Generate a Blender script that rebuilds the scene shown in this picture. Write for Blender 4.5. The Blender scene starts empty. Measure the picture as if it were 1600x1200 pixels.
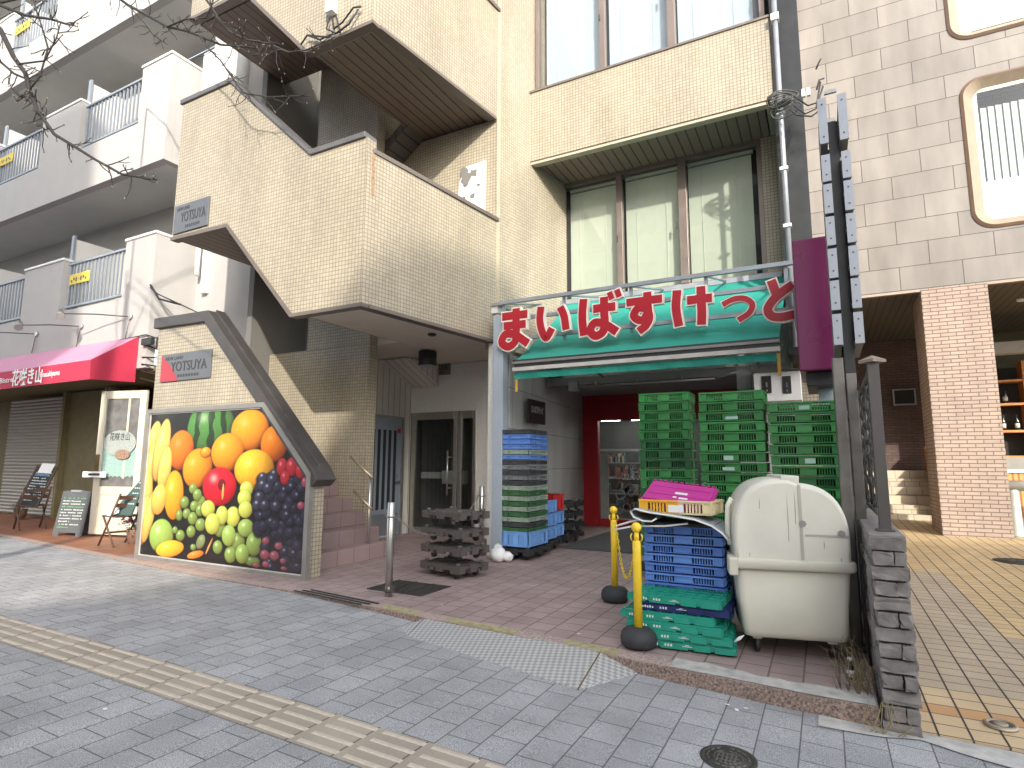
import bpy, bmesh, math, random
import numpy as np
from mathutils import Vector, Matrix
random.seed(7)
S = bpy.context.scene
C = S.collection
rad = math.radians
# ------------------------------------------------------------------ camera
YAW, PITCH, ROLL, F, CAMZ = rad(-27.93), rad(7.67), rad(0.26), 917.3, 1.3
fw = Vector((math.sin(YAW)*math.cos(PITCH), math.cos(YAW)*math.cos(PITCH), math.sin(PITCH)))
rt = fw.cross(Vector((0, 0, 1))).normalized()
up = rt.cross(fw)
r2 = math.cos(ROLL)*rt + math.sin(ROLL)*up
u2 = -math.sin(ROLL)*rt + math.cos(ROLL)*up
cd = bpy.data.cameras.new('camera')
cam = bpy.data.objects.new('camera', cd)
C.objects.link(cam)
mw = Matrix((r2, u2, -fw)).transposed().to_4x4()
mw.translation = Vector((0, 0, CAMZ))
cam.matrix_world = mw
cd.sensor_width = 36
cd.lens = F/1600*36
cd.clip_start = 0.05
cd.clip_end = 600
S.camera = cam

def at(x, y, X=None, Y=None, Z=None):
    """point of the place seen at photo position x, y on a known wall, side or floor plane"""
    d = r2*((x-800)/F) + u2*(-(y-600)/F) + fw
    t = X/d.x if X is not None else Y/d.y if Y is not None else (Z-CAMZ)/d.z
    return Vector((d.x*t, d.y*t, d.z*t+CAMZ))

# ------------------------------------------------------------------ light
SUN = Vector((0.572, -0.722, 0.385)).normalized()      # towards the sun
w = bpy.data.worlds.new('World')
S.world = w
w.use_nodes = True
nt = w.node_tree
bg = nt.nodes['Background']
sky = nt.nodes.new('ShaderNodeTexSky')
sky.sky_type = 'NISHITA'
sky.sun_disc = False
sky.sun_elevation = math.asin(SUN.z)
sky.sun_rotation = math.atan2(SUN.x, SUN.y)
sky.air_density = 1.0
sky.dust_density = 2.0
hs_ = nt.nodes.new('ShaderNodeHueSaturation')
hs_.inputs['Saturation'].default_value = .38
nt.links.new(sky.outputs[0], hs_.inputs['Color'])
nt.links.new(hs_.outputs[0], bg.inputs[0])
bg.inputs[1].default_value = 0.15
sl = bpy.data.lights.new('sun', 'SUN')
sl.energy = 1.6
sl.angle = rad(1.0)
sl.color = (1.0, 0.93, 0.82)
so = bpy.data.objects.new('sun', sl)
so.rotation_euler = SUN.to_track_quat('Z', 'Y').to_euler()
so.location = (20, -25, 20)
C.objects.link(so)
S.view_settings.view_transform = 'Standard'
S.view_settings.look = 'None'
S.view_settings.exposure = 1.85
S.view_settings.gamma = 1
S.cycles.max_bounces = 6

# ------------------------------------------------------------------ materials
def lin(r, g, b):
    f = lambda c: (c/255/12.92 if c/255 <= .04045 else ((c/255+.055)/1.055)**2.4)
    return (f(r), f(g), f(b))
MATS = {}
class NB:
    def __init__(s, name):
        s.m = bpy.data.materials.new(name)
        s.m.use_nodes = True
        s.t = s.m.node_tree
        s.p = s.t.nodes['Principled BSDF']
    def n(s, typ, **kw):
        nd = s.t.nodes.new('ShaderNode'+typ)
        for k, v in kw.items(): setattr(nd, k, v)
        return nd
    def l(s, a, b): s.t.links.new(a, b)
    def uv(s, swap=False):
        t = s.n('TexCoord')
        if not swap: return t.outputs['UV']
        a = s.n('SeparateXYZ'); b = s.n('CombineXYZ')
        s.l(t.outputs['UV'], a.inputs[0]); s.l(a.outputs[1], b.inputs[0]); s.l(a.outputs[0], b.inputs[1])
        return b.outputs[0]
    def noise(s, scale, detail=3, vec=None, stretch=None):
        q = s.n('TexNoise'); q.inputs['Scale'].default_value = scale; q.inputs['Detail'].default_value = detail
        if vec is None:
            vec = s.n('TexCoord').outputs['Object']
        if stretch:
            mp = s.n('Mapping'); mp.inputs['Scale'].default_value = stretch; s.l(vec, mp.inputs[0]); vec = mp.outputs[0]
        s.l(vec, q.inputs['Vector'])
        return q.outputs['Fac']
    def ramp(s, fac, stops):
        r = s.n('ValToRGB'); s.l(fac, r.inputs[0])
        e = r.color_ramp.elements
        while len(e) < len(stops): e.new(.5)
        for q, (p, c) in zip(e, stops):
            q.position = p; q.color = tuple(c)+(1,) if not isinstance(c, (int, float)) else (c, c, c, 1)
        return r.outputs[0]
    def mix(s, fac, a, b, mode='MIX'):
        m = s.n('Mix', data_type='RGBA', blend_type=mode)
        for i, v in ((0, fac), (6, a), (7, b)):
            if hasattr(v, 'is_linked'): s.l(v, m.inputs[i])
            elif isinstance(v, (int, float)): m.inputs[i].default_value = v if i == 0 else (v, v, v, 1)
            else: m.inputs[i].default_value = tuple(v)+(1,)
        return m.outputs[2]
    def bump(s, h, strength=.3, dist=.01):
        b = s.n('Bump'); b.inputs['Strength'].default_value = strength; b.inputs['Distance'].default_value = dist
        s.l(h, b.inputs['Height']); s.l(b.outputs[0], s.p.inputs['Normal'])

def mat(name, col, rough=.6, metal=0., var=.12, scale=6, bump=0., bscale=60, emit=0, alpha=None, spec=None, coat=0):
    if name in MATS: return MATS[name]
    b = NB(name); p = b.p
    p.inputs['Roughness'].default_value = rough; p.inputs['Metallic'].default_value = metal
    if var:
        f = b.noise(scale, 4)
        c = b.ramp(f, [(.25, tuple(max(0, x*(1-var)) for x in col)), (.75, tuple(min(1, x*(1+var)) for x in col))])
        b.l(c, p.inputs['Base Color'])
        r = b.ramp(f, [(.2, max(0, rough-.08)), (.8, min(1, rough+.1))]); b.l(r, p.inputs['Roughness'])
    else: p.inputs['Base Color'].default_value = tuple(col)+(1,)
    if bump: b.bump(b.noise(bscale, 3), bump, .004)
    if emit:
        p.inputs['Emission Color'].default_value = tuple(col)+(1,); p.inputs['Emission Strength'].default_value = emit
    if spec is not None: p.inputs['Specular IOR Level'].default_value = spec
    if coat: p.inputs['Coat Weight'].default_value = coat
    MATS[name] = b.m
    return b.m

def brickmat(name, c1, c2, mortar, bw, rh, ms, offset=.5, rough=.6, swap=False, stain=.25, bump=.4, speck=0, sscale=2.5, extra=None, squash=None, stretch=(1, 1, .25)):
    b = NB(name); p = b.p
    q = b.n('TexBrick'); q.offset = offset; q.offset_frequency = 2
    q.inputs['Scale'].default_value = 1
    q.inputs['Color1'].default_value = tuple(c1)+(1,); q.inputs['Color2'].default_value = tuple(c2)+(1,)
    q.inputs['Mortar'].default_value = tuple(mortar)+(1,)
    q.inputs['Mortar Size'].default_value = ms; q.inputs['Mortar Smooth'].default_value = .15
    q.inputs['Brick Width'].default_value = bw; q.inputs['Row Height'].default_value = rh
    q.inputs['Bias'].default_value = 0
    b.l(b.uv(swap), q.inputs['Vector'])
    col = q.outputs['Color']
    if speck:
        f = b.noise(210, 3); col = b.mix(1, col, b.ramp(f, [(.36, 1-speck), (.64, 1+speck*.7)]), 'MULTIPLY')
    if stain:
        f = b.noise(sscale, 6, stretch=stretch); col = b.mix(1, col, b.ramp(f, [(.3, 1-stain), (.65, 1.0)]), 'MULTIPLY')
        f = b.noise(.6, 3); col = b.mix(1, col, b.ramp(f, [(.3, 1-stain*.5), (.7, 1.0)]), 'MULTIPLY')
    b.l(col, p.inputs['Base Color'])
    p.inputs['Roughness'].default_value = rough
    inv = b.n('Math', operation='SUBTRACT'); inv.inputs[0].default_value = 1; b.l(q.outputs['Fac'], inv.inputs[1])
    if bump: b.bump(inv.outputs[0], bump, .006)
    MATS[name] = b.m
    return b.m

TILE = brickmat('cream_mosaic_tile', (.465, .408, .305), (.39, .34, .25), (.215, .185, .14), .05, .05, .005, 0, .38, stain=.16, bump=.25)
PAVER = brickmat('grey_pavers', (.425, .43, .44), (.355, .36, .37), (.13, .13, .13), .225, .20, .004, .5, .8, swap=True, stain=.22, bump=.3, speck=.5, stretch=(1, 1, 1))
PINK = brickmat('pink_floor_tile', (.42, .315, .295), (.36, .27, .255), (.17, .13, .12), .2, .2, .006, .5, .7, swap=True, stain=.25, bump=.3, speck=.15, stretch=(1, 1, 1))
PINKSTEP = brickmat('pink_step_tile', (.35, .25, .235), (.31, .22, .21), (.16, .12, .11), .3, .4, .005, 0, .7, stain=.2, bump=.3, speck=.15)
TERRA = brickmat('terracotta_tile', (.42, .17, .085), (.34, .125, .06), (.20, .14, .10), .15, .15, .008, 0, .6, stain=.25, stretch=(1, 1, 1))
PILLAR = brickmat('pink_brick', (.40, .31, .25), (.345, .262, .21), (.17, .12, .10), .237, .07, .008, .5, .75, stain=.2, bump=1.0, speck=.1)
DBRICK = brickmat('brown_brick', (.16, .10, .085), (.12, .075, .065), (.07, .05, .045), .237, .07, .008, .5, .75, stain=.2, bump=1.0)
STONE = brickmat('pink_stone_panel', (.262, .236, .212), (.208, .187, .169), (.07, .058, .052), .98, .46, .008, .5, .6, stain=.30, bump=.15, speck=.26)
TACTB = mat('tactile_bar', (.49, .43, .35), .75, var=.12, scale=30, bump=.3)
TACT = brickmat('tan_tactile', (.42, .365, .295), (.37, .32, .255), (.16, .135, .11), .305, 4.0, .006, 0, .75, stain=.2, bump=.3, speck=.15, stretch=(1, 1, 1))
PL_CREAM = brickmat('plaza_cream', (.62, .47, .28), (.55, .41, .25), (.10, .085, .07), .15, .15, .006, 0, .55, swap=True, stain=.15, stretch=(1, 1, 1))
PL_ORANGE = brickmat('plaza_orange', (.58, .33, .15), (.50, .29, .14), (.10, .085, .07), .15, .15, .006, 0, .55, swap=True, stain=.15, stretch=(1, 1, 1))
PL_GREY = brickmat('plaza_beige', (.52, .42, .30), (.465, .37, .265), (.10, .085, .07), .15, .15, .006, 0, .6, swap=True, stain=.15, speck=.22, stretch=(1, 1, 1))
PL_YEL = brickmat('plaza_yellow', (.62, .45, .235), (.53, .385, .21), (.10, .085, .07), .15, .15, .006, 0, .55, swap=True, stain=.15, stretch=(1, 1, 1))
CREAMSTEP = brickmat('cream_step_tile', (.6, .52, .4), (.54, .46, .35), (.3, .26, .2), .3, .3, .008, .5, .7, stain=.15)
ROCK = mat('rough_grey_block', (.20, .182, .172), .9, var=.35, scale=14, bump=1.0, bscale=25)
WHITE = mat('white_stucco', (.43, .415, .40), .85, var=.05, scale=2, bump=.5, bscale=45)
WHITEDK = mat('off_white_paint', (.62, .61, .58), .8, var=.04, scale=2)  # even off-white of the balcony slabs and partitions
CONC = brickmat('shop_concrete', (.56, .56, .55), (.51, .51, .505), (.25, .25, .25), .9, .6, .006, .0, .8, stain=.2, bump=.2, speck=.25)
GRAN = mat('speckled_concrete', (.66, .65, .62), .85, var=.22, scale=90, bump=.4)
CEILW = mat('entrance_ceiling', (.70, .63, .53), .8, var=.06, scale=3)
BROWN = mat('brown_metal', (.17, .14, .122), .45, .3, var=.12, scale=5)
BROWNLT = mat('window_bronze', (.20, .16, .14), .4, .4, var=.1)
COPE = mat('grey_coping', (.15, .145, .145), .45, .4, var=.12)
DKMETAL = mat('dark_coping', (.085, .078, .075), .4, .4, var=.15)
GREYMET = mat('grey_frame_metal', (.33, .33, .33), .4, .6, var=.1)
STEEL = mat('brushed_steel', (.50, .49, .46), .33, .95, var=.1, scale=10)
DSTEEL = mat('dull_steel_post', (.17, .162, .15), .42, .8, var=.25, scale=8)
BLUEST = mat('blue_grey_paint', (.33, .38, .44), .5, var=.06, scale=3)
RAILG = mat('grey_railing', (.30, .33, .37), .45, .3, var=.06)
ALU = mat('sign_aluminium', (.31, .33, .365), .4, .4, var=.08)
BLACK = mat('black_plastic', (.028, .028, .03), .5, var=.2, scale=20)
DOLLY = mat('brown_black_plastic', (.085, .075, .07), .55, var=.2, scale=12)
RUBBER = mat('black_rubber', (.03, .032, .036), .65, var=.2, scale=30, bump=.2)
YEL = mat('yellow_plastic', (.82, .56, .03), .4, var=.05, scale=20)
TEAL = mat('teal_cloth', (.018, .27, .215), .75, var=.06, scale=3)
DTEAL = mat('dark_teal_cloth', (.01, .22, .17), .75, var=.06)
REDL = mat('red_sign_face', (.37, .010, .022), .38, var=.05)
CREAMEDGE = mat('letter_edge', (.75, .70, .62), .5, var=.03)
PURP = mat('purple_panel', (.15, .014, .075), .3, var=.06, scale=2)
REDFR = mat('red_door_frame', (.38, .012, .02), .4, var=.12, scale=4)
WHITEP = mat('white_plastic', (.78, .78, .77), .45, var=.04)
BIN = mat('cream_bin_plastic', (.60, .575, .48), .45, var=.06, scale=4, bump=.05)
BINLID = mat('pale_bin_lid', (.66, .645, .56), .4, var=.07, scale=4)
GRN = [mat('green_crate_%s' % k, c, .45, var=.12, scale=9) for k, c in (('mid', (.026, .175, .042)), ('bright', (.038, .24, .06)), ('deep', (.015, .115, .033)))]
BLU = [mat('blue_crate_a', (.09, .20, .58), .45, var=.1, scale=9), mat('blue_crate_b', (.12, .26, .66), .45, var=.1, scale=9), mat('light_blue_crate', (.17, .36, .72), .45, var=.1, scale=9), mat('navy_crate', (.012, .022, .13), .45, var=.1)]
GRY = [mat('charcoal_crate', (.06, .065, .07), .5, var=.2, scale=9), mat('grey_crate', (.19, .21, .225), .5, var=.15, scale=9)]
DGRN = mat('dull_green_crate', (.05, .15, .06), .5, var=.2, scale=9)
SGRN = mat('sage_crate', (.30, .38, .31), .5, var=.15, scale=9)
SEAG = mat('sea_green_crate', (.012, .27, .19), .45, var=.1, scale=9)
CRED = mat('red_crate', (.55, .03, .035), .45, var=.08)
MAG = mat('magenta_crate', (.42, .022, .23), .45, var=.08)
YCR = mat('yellow_crate', (.78, .42, .03), .45, var=.08)
IVORY = mat('ivory_crate', (.70, .60, .36), .45, var=.08)
PAPER = mat('paper_label', (.33, .50, .42), .7, var=.06)
SILVER = mat('silver_sheet', (.36, .40, .43), .5, .2, var=.1, scale=5)
SILVDK = mat('dark_lining', (.02, .02, .022), .8, var=0)
PAPERW = mat('white_trim', (.75, .75, .74), .6, var=.03)
WOODD = mat('dark_wood', (.10, .05, .03), .55, var=.3, scale=12)
WOODM = mat('brown_wood', (.20, .11, .065), .55, var=.3, scale=12)
OWOOD = mat('orange_wood', (.52, .21, .06), .5, var=.2, scale=6)
CHALK = mat('chalkboard', (.022, .03, .03), .7, var=.2)
CHALKW = mat('chalk_white', (.62, .65, .63), .9, var=0)
CHALKG = mat('chalk_green', (.14, .42, .17), .9, var=0)
REDAWN = mat('red_awning', (.48, .03, .07), .7, var=.05, scale=2)
PINKAWN = mat('pink_awning', (.55, .25, .36), .7, var=.08, scale=2)
CREAMDOOR = mat('cream_door_paint', (.6, .55, .44), .5, var=.05)
OLIVE = mat('olive_wall', (.20, .17, .085), .8, var=.15)
SHUT = mat('shutter', (.42, .40, .36), .5, .2, var=.08)
TEXTDK = mat('dark_lettering', (.045, .045, .05), .5, var=0)
PLATE = mat('steel_plate', (.17, .175, .185), .35, .6, var=.12, scale=4)
YSIGN = mat('yellow_plate', (.70, .55, .08), .6, var=.1)
BARK = mat('grey_bark', (.03, .025, .024), .9, var=.35, scale=30, bump=.6)
BUD = mat('pale_bud', (.14, .125, .08), .8, var=.1)
DARKROOM = mat('dark_interior', (.035, .033, .03), .9, var=.2)
ASPH = mat('asphalt', (.05, .05, .052), .9, var=.2, scale=40, bump=.4)
GRANK = mat('kerb_granite', (.36, .275, .245), .8, var=.75, scale=95, bump=.4)
GRANKD = mat('kerb_granite_face', (.23, .17, .14), .85, var=.85, scale=75, bump=.5)
MORTAR = mat('old_mortar', (.42, .41, .385), .9, var=.3, scale=12, bump=.6)
CASTIRON = mat('cast_iron', (.07, .065, .06), .6, .5, var=.35, scale=40, bump=.4)
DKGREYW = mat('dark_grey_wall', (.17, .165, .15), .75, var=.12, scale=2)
STRAW = mat('dry_straw', (.28, .22, .12), .9, var=.3)
LEAFG = mat('leaf_green', (.05, .10, .035), .7, var=.3)
PETAL = mat('pink_petal', (.65, .38, .50), .7, var=.2)
LACE = mat('lace_cloth', (.27, .40, .36), .8, var=.3, scale=60)
CERAM = mat('oval_plaque', (.33, .36, .34), .4, var=.15, scale=30)
GLASSY = mat('bottle_glass', (.02, .03, .02), .1, var=0)
ORANGEST = mat('ochre_strap', (.55, .32, .06), .7, var=.1)
BLACKGAP = mat('black_gap_panel', (.015, .016, .017), .35, var=.2)

def slatmat(name, col, gap, pitch, rough=.6, swap=False, gw=.12, lo=.45):
    b = NB(name)
    v = b.uv(swap); x = b.n('SeparateXYZ'); b.l(v, x.inputs[0])
    m = b.n('Math', operation='MULTIPLY'); m.inputs[1].default_value = 1/pitch; b.l(x.outputs[0], m.inputs[0])
    fr = b.n('Math', operation='FRACT'); b.l(m.outputs[0], fr.inputs[0])
    st = b.ramp(fr.outputs[0], [(gw, 0), (gw+.03, 1)])
    f = b.noise(5, 4)
    c = b.mix(st, gap, b.mix(f, tuple(x*.85 for x in col), tuple(min(1, x*1.12) for x in col)))
    b.l(c, b.p.inputs['Base Color']); b.p.inputs['Roughness'].default_value = rough
    b.bump(st, .5, .01)
    MATS[name] = b.m
    return b.m
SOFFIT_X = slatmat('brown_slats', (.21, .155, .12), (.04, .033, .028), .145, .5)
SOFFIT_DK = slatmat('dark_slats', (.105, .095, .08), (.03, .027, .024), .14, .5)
PANELV = slatmat('cream_slat_panel', (.72, .69, .61), (.17, .155, .13), .16, .6, gw=.06)
BLIND = slatmat('blind_warm', (.60, .635, .53), (.33, .355, .30), .035, .6, swap=True, gw=.28)
BLINDC = slatmat('blind_cool', (.56, .64, .72), (.36, .42, .50), .035, .6, swap=True, gw=.28)
VBLIND = slatmat('vertical_blind', (.36, .41, .38), (.10, .12, .11), .11, .7, gw=.08)
OSLAT = slatmat('orange_slats', (.62, .27, .075), (.26, .10, .03), .09, .5, gw=.3)

def glass(name, tint=(1, 1, 1), refl=.12, base=None):
    b = NB(name); t = b.t
    tr = b.n('BsdfTransparent'); tr.inputs[0].default_value = tuple(tint)+(1,)
    gl = b.n('BsdfGlossy'); gl.inputs['Roughness'].default_value = .02
    fz = b.n('LayerWeight'); fz.inputs[0].default_value = .5
    pw = b.n('Math', operation='POWER'); b.l(fz.outputs['Facing'], pw.inputs[0]); pw.inputs[1].default_value = 4
    a = b.n('Math', operation='MULTIPLY_ADD'); b.l(pw.outputs[0], a.inputs[0]); a.inputs[1].default_value = .9; a.inputs[2].default_value = .04+refl*.25; a.use_clamp = True
    mx = b.n('MixShader'); b.l(a.outputs[0], mx.inputs[0]); b.l(tr.outputs[0], mx.inputs[1]); b.l(gl.outputs[0], mx.inputs[2])
    b.l(mx.outputs[0], t.nodes['Material Output'].inputs[0])
    MATS[name] = b.m
    return b.m
GLASS = glass('window_glass', (.9, .93, .92))
GLASSDK = glass('door_glass', (.55, .57, .56), .2)

# ------------------------------------------------------------------ mesh building
class MB:
    def __init__(s): s.bm = bmesh.new(); s.smooth = set()
    def face(s, pts, mi=0, smooth=False):
        vs = [s.bm.verts.new(p) for p in pts]
        try: f = s.bm.faces.new(vs)
        except ValueError: return None
        f.material_index = mi; f.smooth = smooth
        return f
    def box(s, a, b, mi=0, M=None):
        (x0, y0, z0), (x1, y1, z1) = a, b
        P = [Vector(p) for p in ((x0,y0,z0),(x1,y0,z0),(x1,y1,z0),(x0,y1,z0),(x0,y0,z1),(x1,y0,z1),(x1,y1,z1),(x0,y1,z1))]
        if M: P = [M @ p for p in P]
        v = [s.bm.verts.new(p) for p in P]
        for q in ((0,3,2,1),(4,5,6,7),(0,1,5,4),(1,2,6,5),(2,3,7,6),(3,0,4,7)):
            s.bm.faces.new([v[i] for i in q]).material_index = mi
        return s
    def prism(s, poly, vec, mi=0, capmi=None, smooth=False):
        """closed prism: polygon (3-D points) swept along vec"""
        vec = Vector(vec); a = [s.bm.verts.new(p) for p in poly]; b = [s.bm.verts.new(Vector(p)+vec) for p in poly]
        n = len(poly)
        f1 = s.bm.faces.new(a); f2 = s.bm.faces.new(b[::-1])
        f1.material_index = f2.material_index = mi if capmi is None else capmi
        for i in range(n):
            f = s.bm.faces.new((a[i], b[i], b[(i+1) % n], a[(i+1) % n])); f.material_index = mi; f.smooth = smooth
        return s
    def tube(s, pts, r, n=8, mi=0, cap=True, smooth=True):
        pts = [Vector(p) for p in pts]
        rr = r if isinstance(r, (list, tuple)) else [r]*len(pts)
        rings = []; ref = None
        for i, p in enumerate(pts):
            d = (pts[min(i+1, len(pts)-1)] - pts[max(i-1, 0)]).normalized()
            if ref is None or abs(ref.dot(d)) > .95: ref = Vector((0, 0, 1)) if abs(d.z) < .9 else Vector((1, 0, 0))
            u = d.cross(ref).normalized(); v = u.cross(d)
            ref = v
            rings.append([s.bm.verts.new(p + (u*math.cos(t)+v*math.sin(t))*rr[i]) for t in [2*math.pi*k/n for k in range(n)]])
        for a, b in zip(rings, rings[1:]):
            for k in range(n):
                f = s.bm.faces.new((a[k], a[(k+1) % n], b[(k+1) % n], b[k])); f.material_index = mi; f.smooth = smooth
        if cap:
            for q in (rings[0], rings[-1][::-1]):
                f = s.bm.faces.new(q); f.material_index = mi
        return s
    def lathe(s, prof, c=(0, 0, 0), n=20, mi=0, smooth=True, axis='Z'):
        rings = []
        for r, z in prof:
            ring = []
            for k in range(n):
                t = 2*math.pi*k/n
                p = Vector((r*math.cos(t), r*math.sin(t), z))
                if axis == 'Y': p = Vector((p.x, p.z, p.y))
                if axis == 'X': p = Vector((p.z, p.x, p.y))
                ring.append(s.bm.verts.new(p+Vector(c)))
            rings.append(ring)
        for a, b in zip(rings, rings[1:]):
            for k in range(n):
                f = s.bm.faces.new((a[k], a[(k+1) % n], b[(k+1) % n], b[k])); f.material_index = mi; f.smooth = smooth
        for q in (rings[0][::-1], rings[-1]):
            s.bm.faces.new(q).material_index = mi
        return s
    def sphere(s, c, r, mi=0, n=14, sq=(1, 1, 1)):
        prof = [(max(.002, math.sin(math.pi*k/10)), -math.cos(math.pi*k/10)) for k in range(11)]
        rings = []
        for q, z in prof:
            rings.append([s.bm.verts.new((c[0]+r*sq[0]*q*math.cos(2*math.pi*k/n), c[1]+r*sq[1]*q*math.sin(2*math.pi*k/n), c[2]+r*sq[2]*z)) for k in range(n)])
        for a, b in zip(rings, rings[1:]):
            for k in range(n):
                f = s.bm.faces.new((a[k], a[(k+1) % n], b[(k+1) % n], b[k])); f.material_index = mi; f.smooth = True
        return s
    def build(s, name, mats, parent=None, bevel=0, world=True, seg=2, recalc=True):
        bm = s.bm
        if recalc: bmesh.ops.recalc_face_normals(bm, faces=bm.faces)
        bm.normal_update()
        L = bm.loops.layers.uv.new('UVMap')
        for f in bm.faces:
            n = f.normal
            if abs(n.z) > .75:
                for l in f.loops: l[L].uv = (l.vert.co.x, l.vert.co.y)
            else:
                t = Vector((-n.y, n.x, 0)).normalized()
                if abs(t.x) < .001 and abs(t.y) < .001: t = Vector((1, 0, 0))
                if (t.x if abs(t.x) > abs(t.y) else t.y) < 0: t = -t
                for l in f.loops: l[L].uv = (l.vert.co.dot(t), l.vert.co.z)
        if parent is not None and world:
            o = Vector((0, 0, 0)); q = parent
            while q: o += Vector(q.location); q = q.parent
            bmesh.ops.translate(bm, verts=bm.verts, vec=-o)
        me = bpy.data.meshes.new(name); bm.to_mesh(me); bm.free()
        for m in (mats if isinstance(mats, (list, tuple)) else [mats]): me.materials.append(m)
        ob = bpy.data.objects.new(name, me); C.objects.link(ob)
        if parent is not None: ob.parent = parent
        if bevel:
            md = ob.modifiers.new('bevel', 'BEVEL'); md.width = bevel; md.segments = seg; md.limit_method = 'ANGLE'; md.angle_limit = rad(40)
        return ob

def tag(o, label, cat, group=None):
    o['label'] = label; o['category'] = cat
    if group: o['group'] = group
    return o
def thing(name, label, cat, loc=(0, 0, 0), group=None, rz=0):
    o = bpy.data.objects.new(name, None); C.objects.link(o); o.empty_display_size = .1
    o.location = loc; o.rotation_euler = (0, 0, rz)
    return tag(o, label, cat, group)
def structure(o, kind='structure'):
    o['kind'] = kind
    return o
def copy_tree(o, parent=None):
    c = o.copy(); C.objects.link(c)
    if parent is not None: c.parent = parent
    for ch in list(o.children): copy_tree(ch, c)
    return c
def text(body, name, m, size, pos, xdir, updir, parent=None, depth=.004, offset=0., align='CENTER', width=None, squeeze=1.):
    cu = bpy.data.curves.new(name, 'FONT'); cu.body = body; cu.size = size; cu.extrude = depth; cu.offset = offset
    cu.align_x = align; cu.align_y = 'CENTER'; cu.resolution_u = 4
    ob = bpy.data.objects.new(name, cu); C.objects.link(ob)
    dg = bpy.context.evaluated_depsgraph_get()
    me = bpy.data.meshes.new_from_object(ob.evaluated_get(dg))
    bpy.data.objects.remove(ob); bpy.data.curves.remove(cu)
    xs = [v.co.x for v in me.vertices]
    if width and xs:
        squeeze = width/(max(xs)-min(xs))
    X = Vector(xdir).normalized(); U = Vector(updir).normalized(); N = X.cross(U)
    o = Vector((0, 0, 0)); q = parent
    while q: o += Vector(q.location); q = q.parent
    for v in me.vertices:
        v.co = Vector(pos) + X*v.co.x*squeeze + U*v.co.y + N*v.co.z - o
    me.materials.clear(); me.materials.append(m); me.name = name
    r = bpy.data.objects.new(name, me); C.objects.link(r)
    if parent is not None: r.parent = parent
    return r
XD, ZD, YD = Vector((1, 0, 0)), Vector((0, 0, 1)), Vector((0, 1, 0))
def XZ(poly, y): return [Vector((x, y, z)) for x, z in poly]
# ------------------------------------------------------------------ ground
def zs(x):
    """sidewalk height: it falls gently to the right of the shop"""
    x = min(x, 6)
    return -.006 - .0275*.8*math.log(1+math.exp((x+4.5)/.8)) if x < 15 else -.3
KX = [(-60, 5.9), (-12.7, 5.08), (-8.4, 4.66), (-6.2, 4.47), (-4.7, 4.43), (-3.0, 4.22), (-1.76, 4.14), (-1.03, 4.06), (-.375, 4.01), (.17, 3.985), (.36, 4.10), (.8, 4.02), (6, 4.0), (60, 4.0)]
def kerb(x):
    for (a, b), (c, d) in zip(KX, KX[1:]):
        if x <= c: return b+(d-b)*(x-a)/(c-a)
    return KX[-1][1]
def zk(x): return 0 if x < -3 else max(-.035, -.03*(x+3)/3.17)
def frange(a, b, st):
    n = max(1, round((b-a)/st)); return [a+(b-a)*i/n for i in range(n+1)]
XS = [-60, -40, -25, -18, -14] + frange(-12.7, -8.4, .5) + [-8.0, -7.4, -6.8, -6.2, -5.7, -5.2, -4.7] + frange(-4.4, 3, .2) + [4, 5, 6, 10, 20, 60]
def sheet(x0, x1, y0f, y1f, zf, ny=1, xs=None):
    b = MB(); xx = sorted(set([x0, x1] + [x for x in (xs or XS) if x0 < x < x1]))
    for a, c in zip(xx, xx[1:]):
        for j in range(ny):
            s, t = j/ny, (j+1)/ny
            P = [(a, y0f(a)+(y1f(a)-y0f(a))*s), (c, y0f(c)+(y1f(c)-y0f(c))*s), (c, y0f(c)+(y1f(c)-y0f(c))*t), (a, y0f(a)+(y1f(a)-y0f(a))*t)]
            b.face([(x, y, zf(x, y)) for x, y in P], smooth=True)
    return b
structure(sheet(-300, 300, lambda x: -300, lambda x: 300, lambda x, y: -.55, xs=[0]).build('ground', ASPH))
structure(sheet(-60, 60, lambda x: -10, lambda x: -1.75, lambda x, y: zs(x)-.14).build('road', ASPH))
structure(sheet(-60, 60, lambda x: -1.6, kerb, lambda x, y: zs(x), ny=3).build('pavement', PAVER))
b = MB()
for a, c in zip(XS, XS[1:]):
    b.face([(a, -1.75, zs(a)-.14), (c, -1.75, zs(c)-.14), (c, -1.75, zs(c)+.004), (a, -1.75, zs(a)+.004)])
    b.face([(a, -1.75, zs(a)+.004), (c, -1.75, zs(c)+.004), (c, -1.6, zs(c)+.004), (a, -1.6, zs(a)+.004)])
structure(b.build('road_kerb', GRANK))
structure(sheet(-60, 60, lambda x: -13, lambda x: -10, lambda x, y: zs(x)).build('far_pavement', PAVER))
# tactile strip: tan tiles with four raised bars each
TY0, TY1 = 2.225, 2.575
b = sheet(-30, 8, lambda x: TY0, lambda x: TY1, lambda x, y: zs(x)+.004)
bx = -14.0
while bx < 1.5:
    for k in range(4):
        y = TY0+.036+k*.0925-.014
        p = []
        for (dx, dy, dz) in ((.02, 0, .0045), (.285, 0, .0045), (.285, .034, .0045), (.02, .034, .0045), (.03, .008, .0095), (.275, .008, .0095), (.275, .026, .0095), (.03, .026, .0095)):
            p.append((bx+dx, y+dy, zs(bx+dx)+dz))
        v = [b.bm.verts.new(q) for q in p]
        for q in ((4,5,6,7),(0,1,5,4),(1,2,6,5),(2,3,7,6),(3,0,4,7)): b.bm.faces.new([v[i] for i in q]).material_index = 1
    bx += .305
structure(b.build('tactile_paving', [TACT, TACTB], recalc=False))
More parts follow.
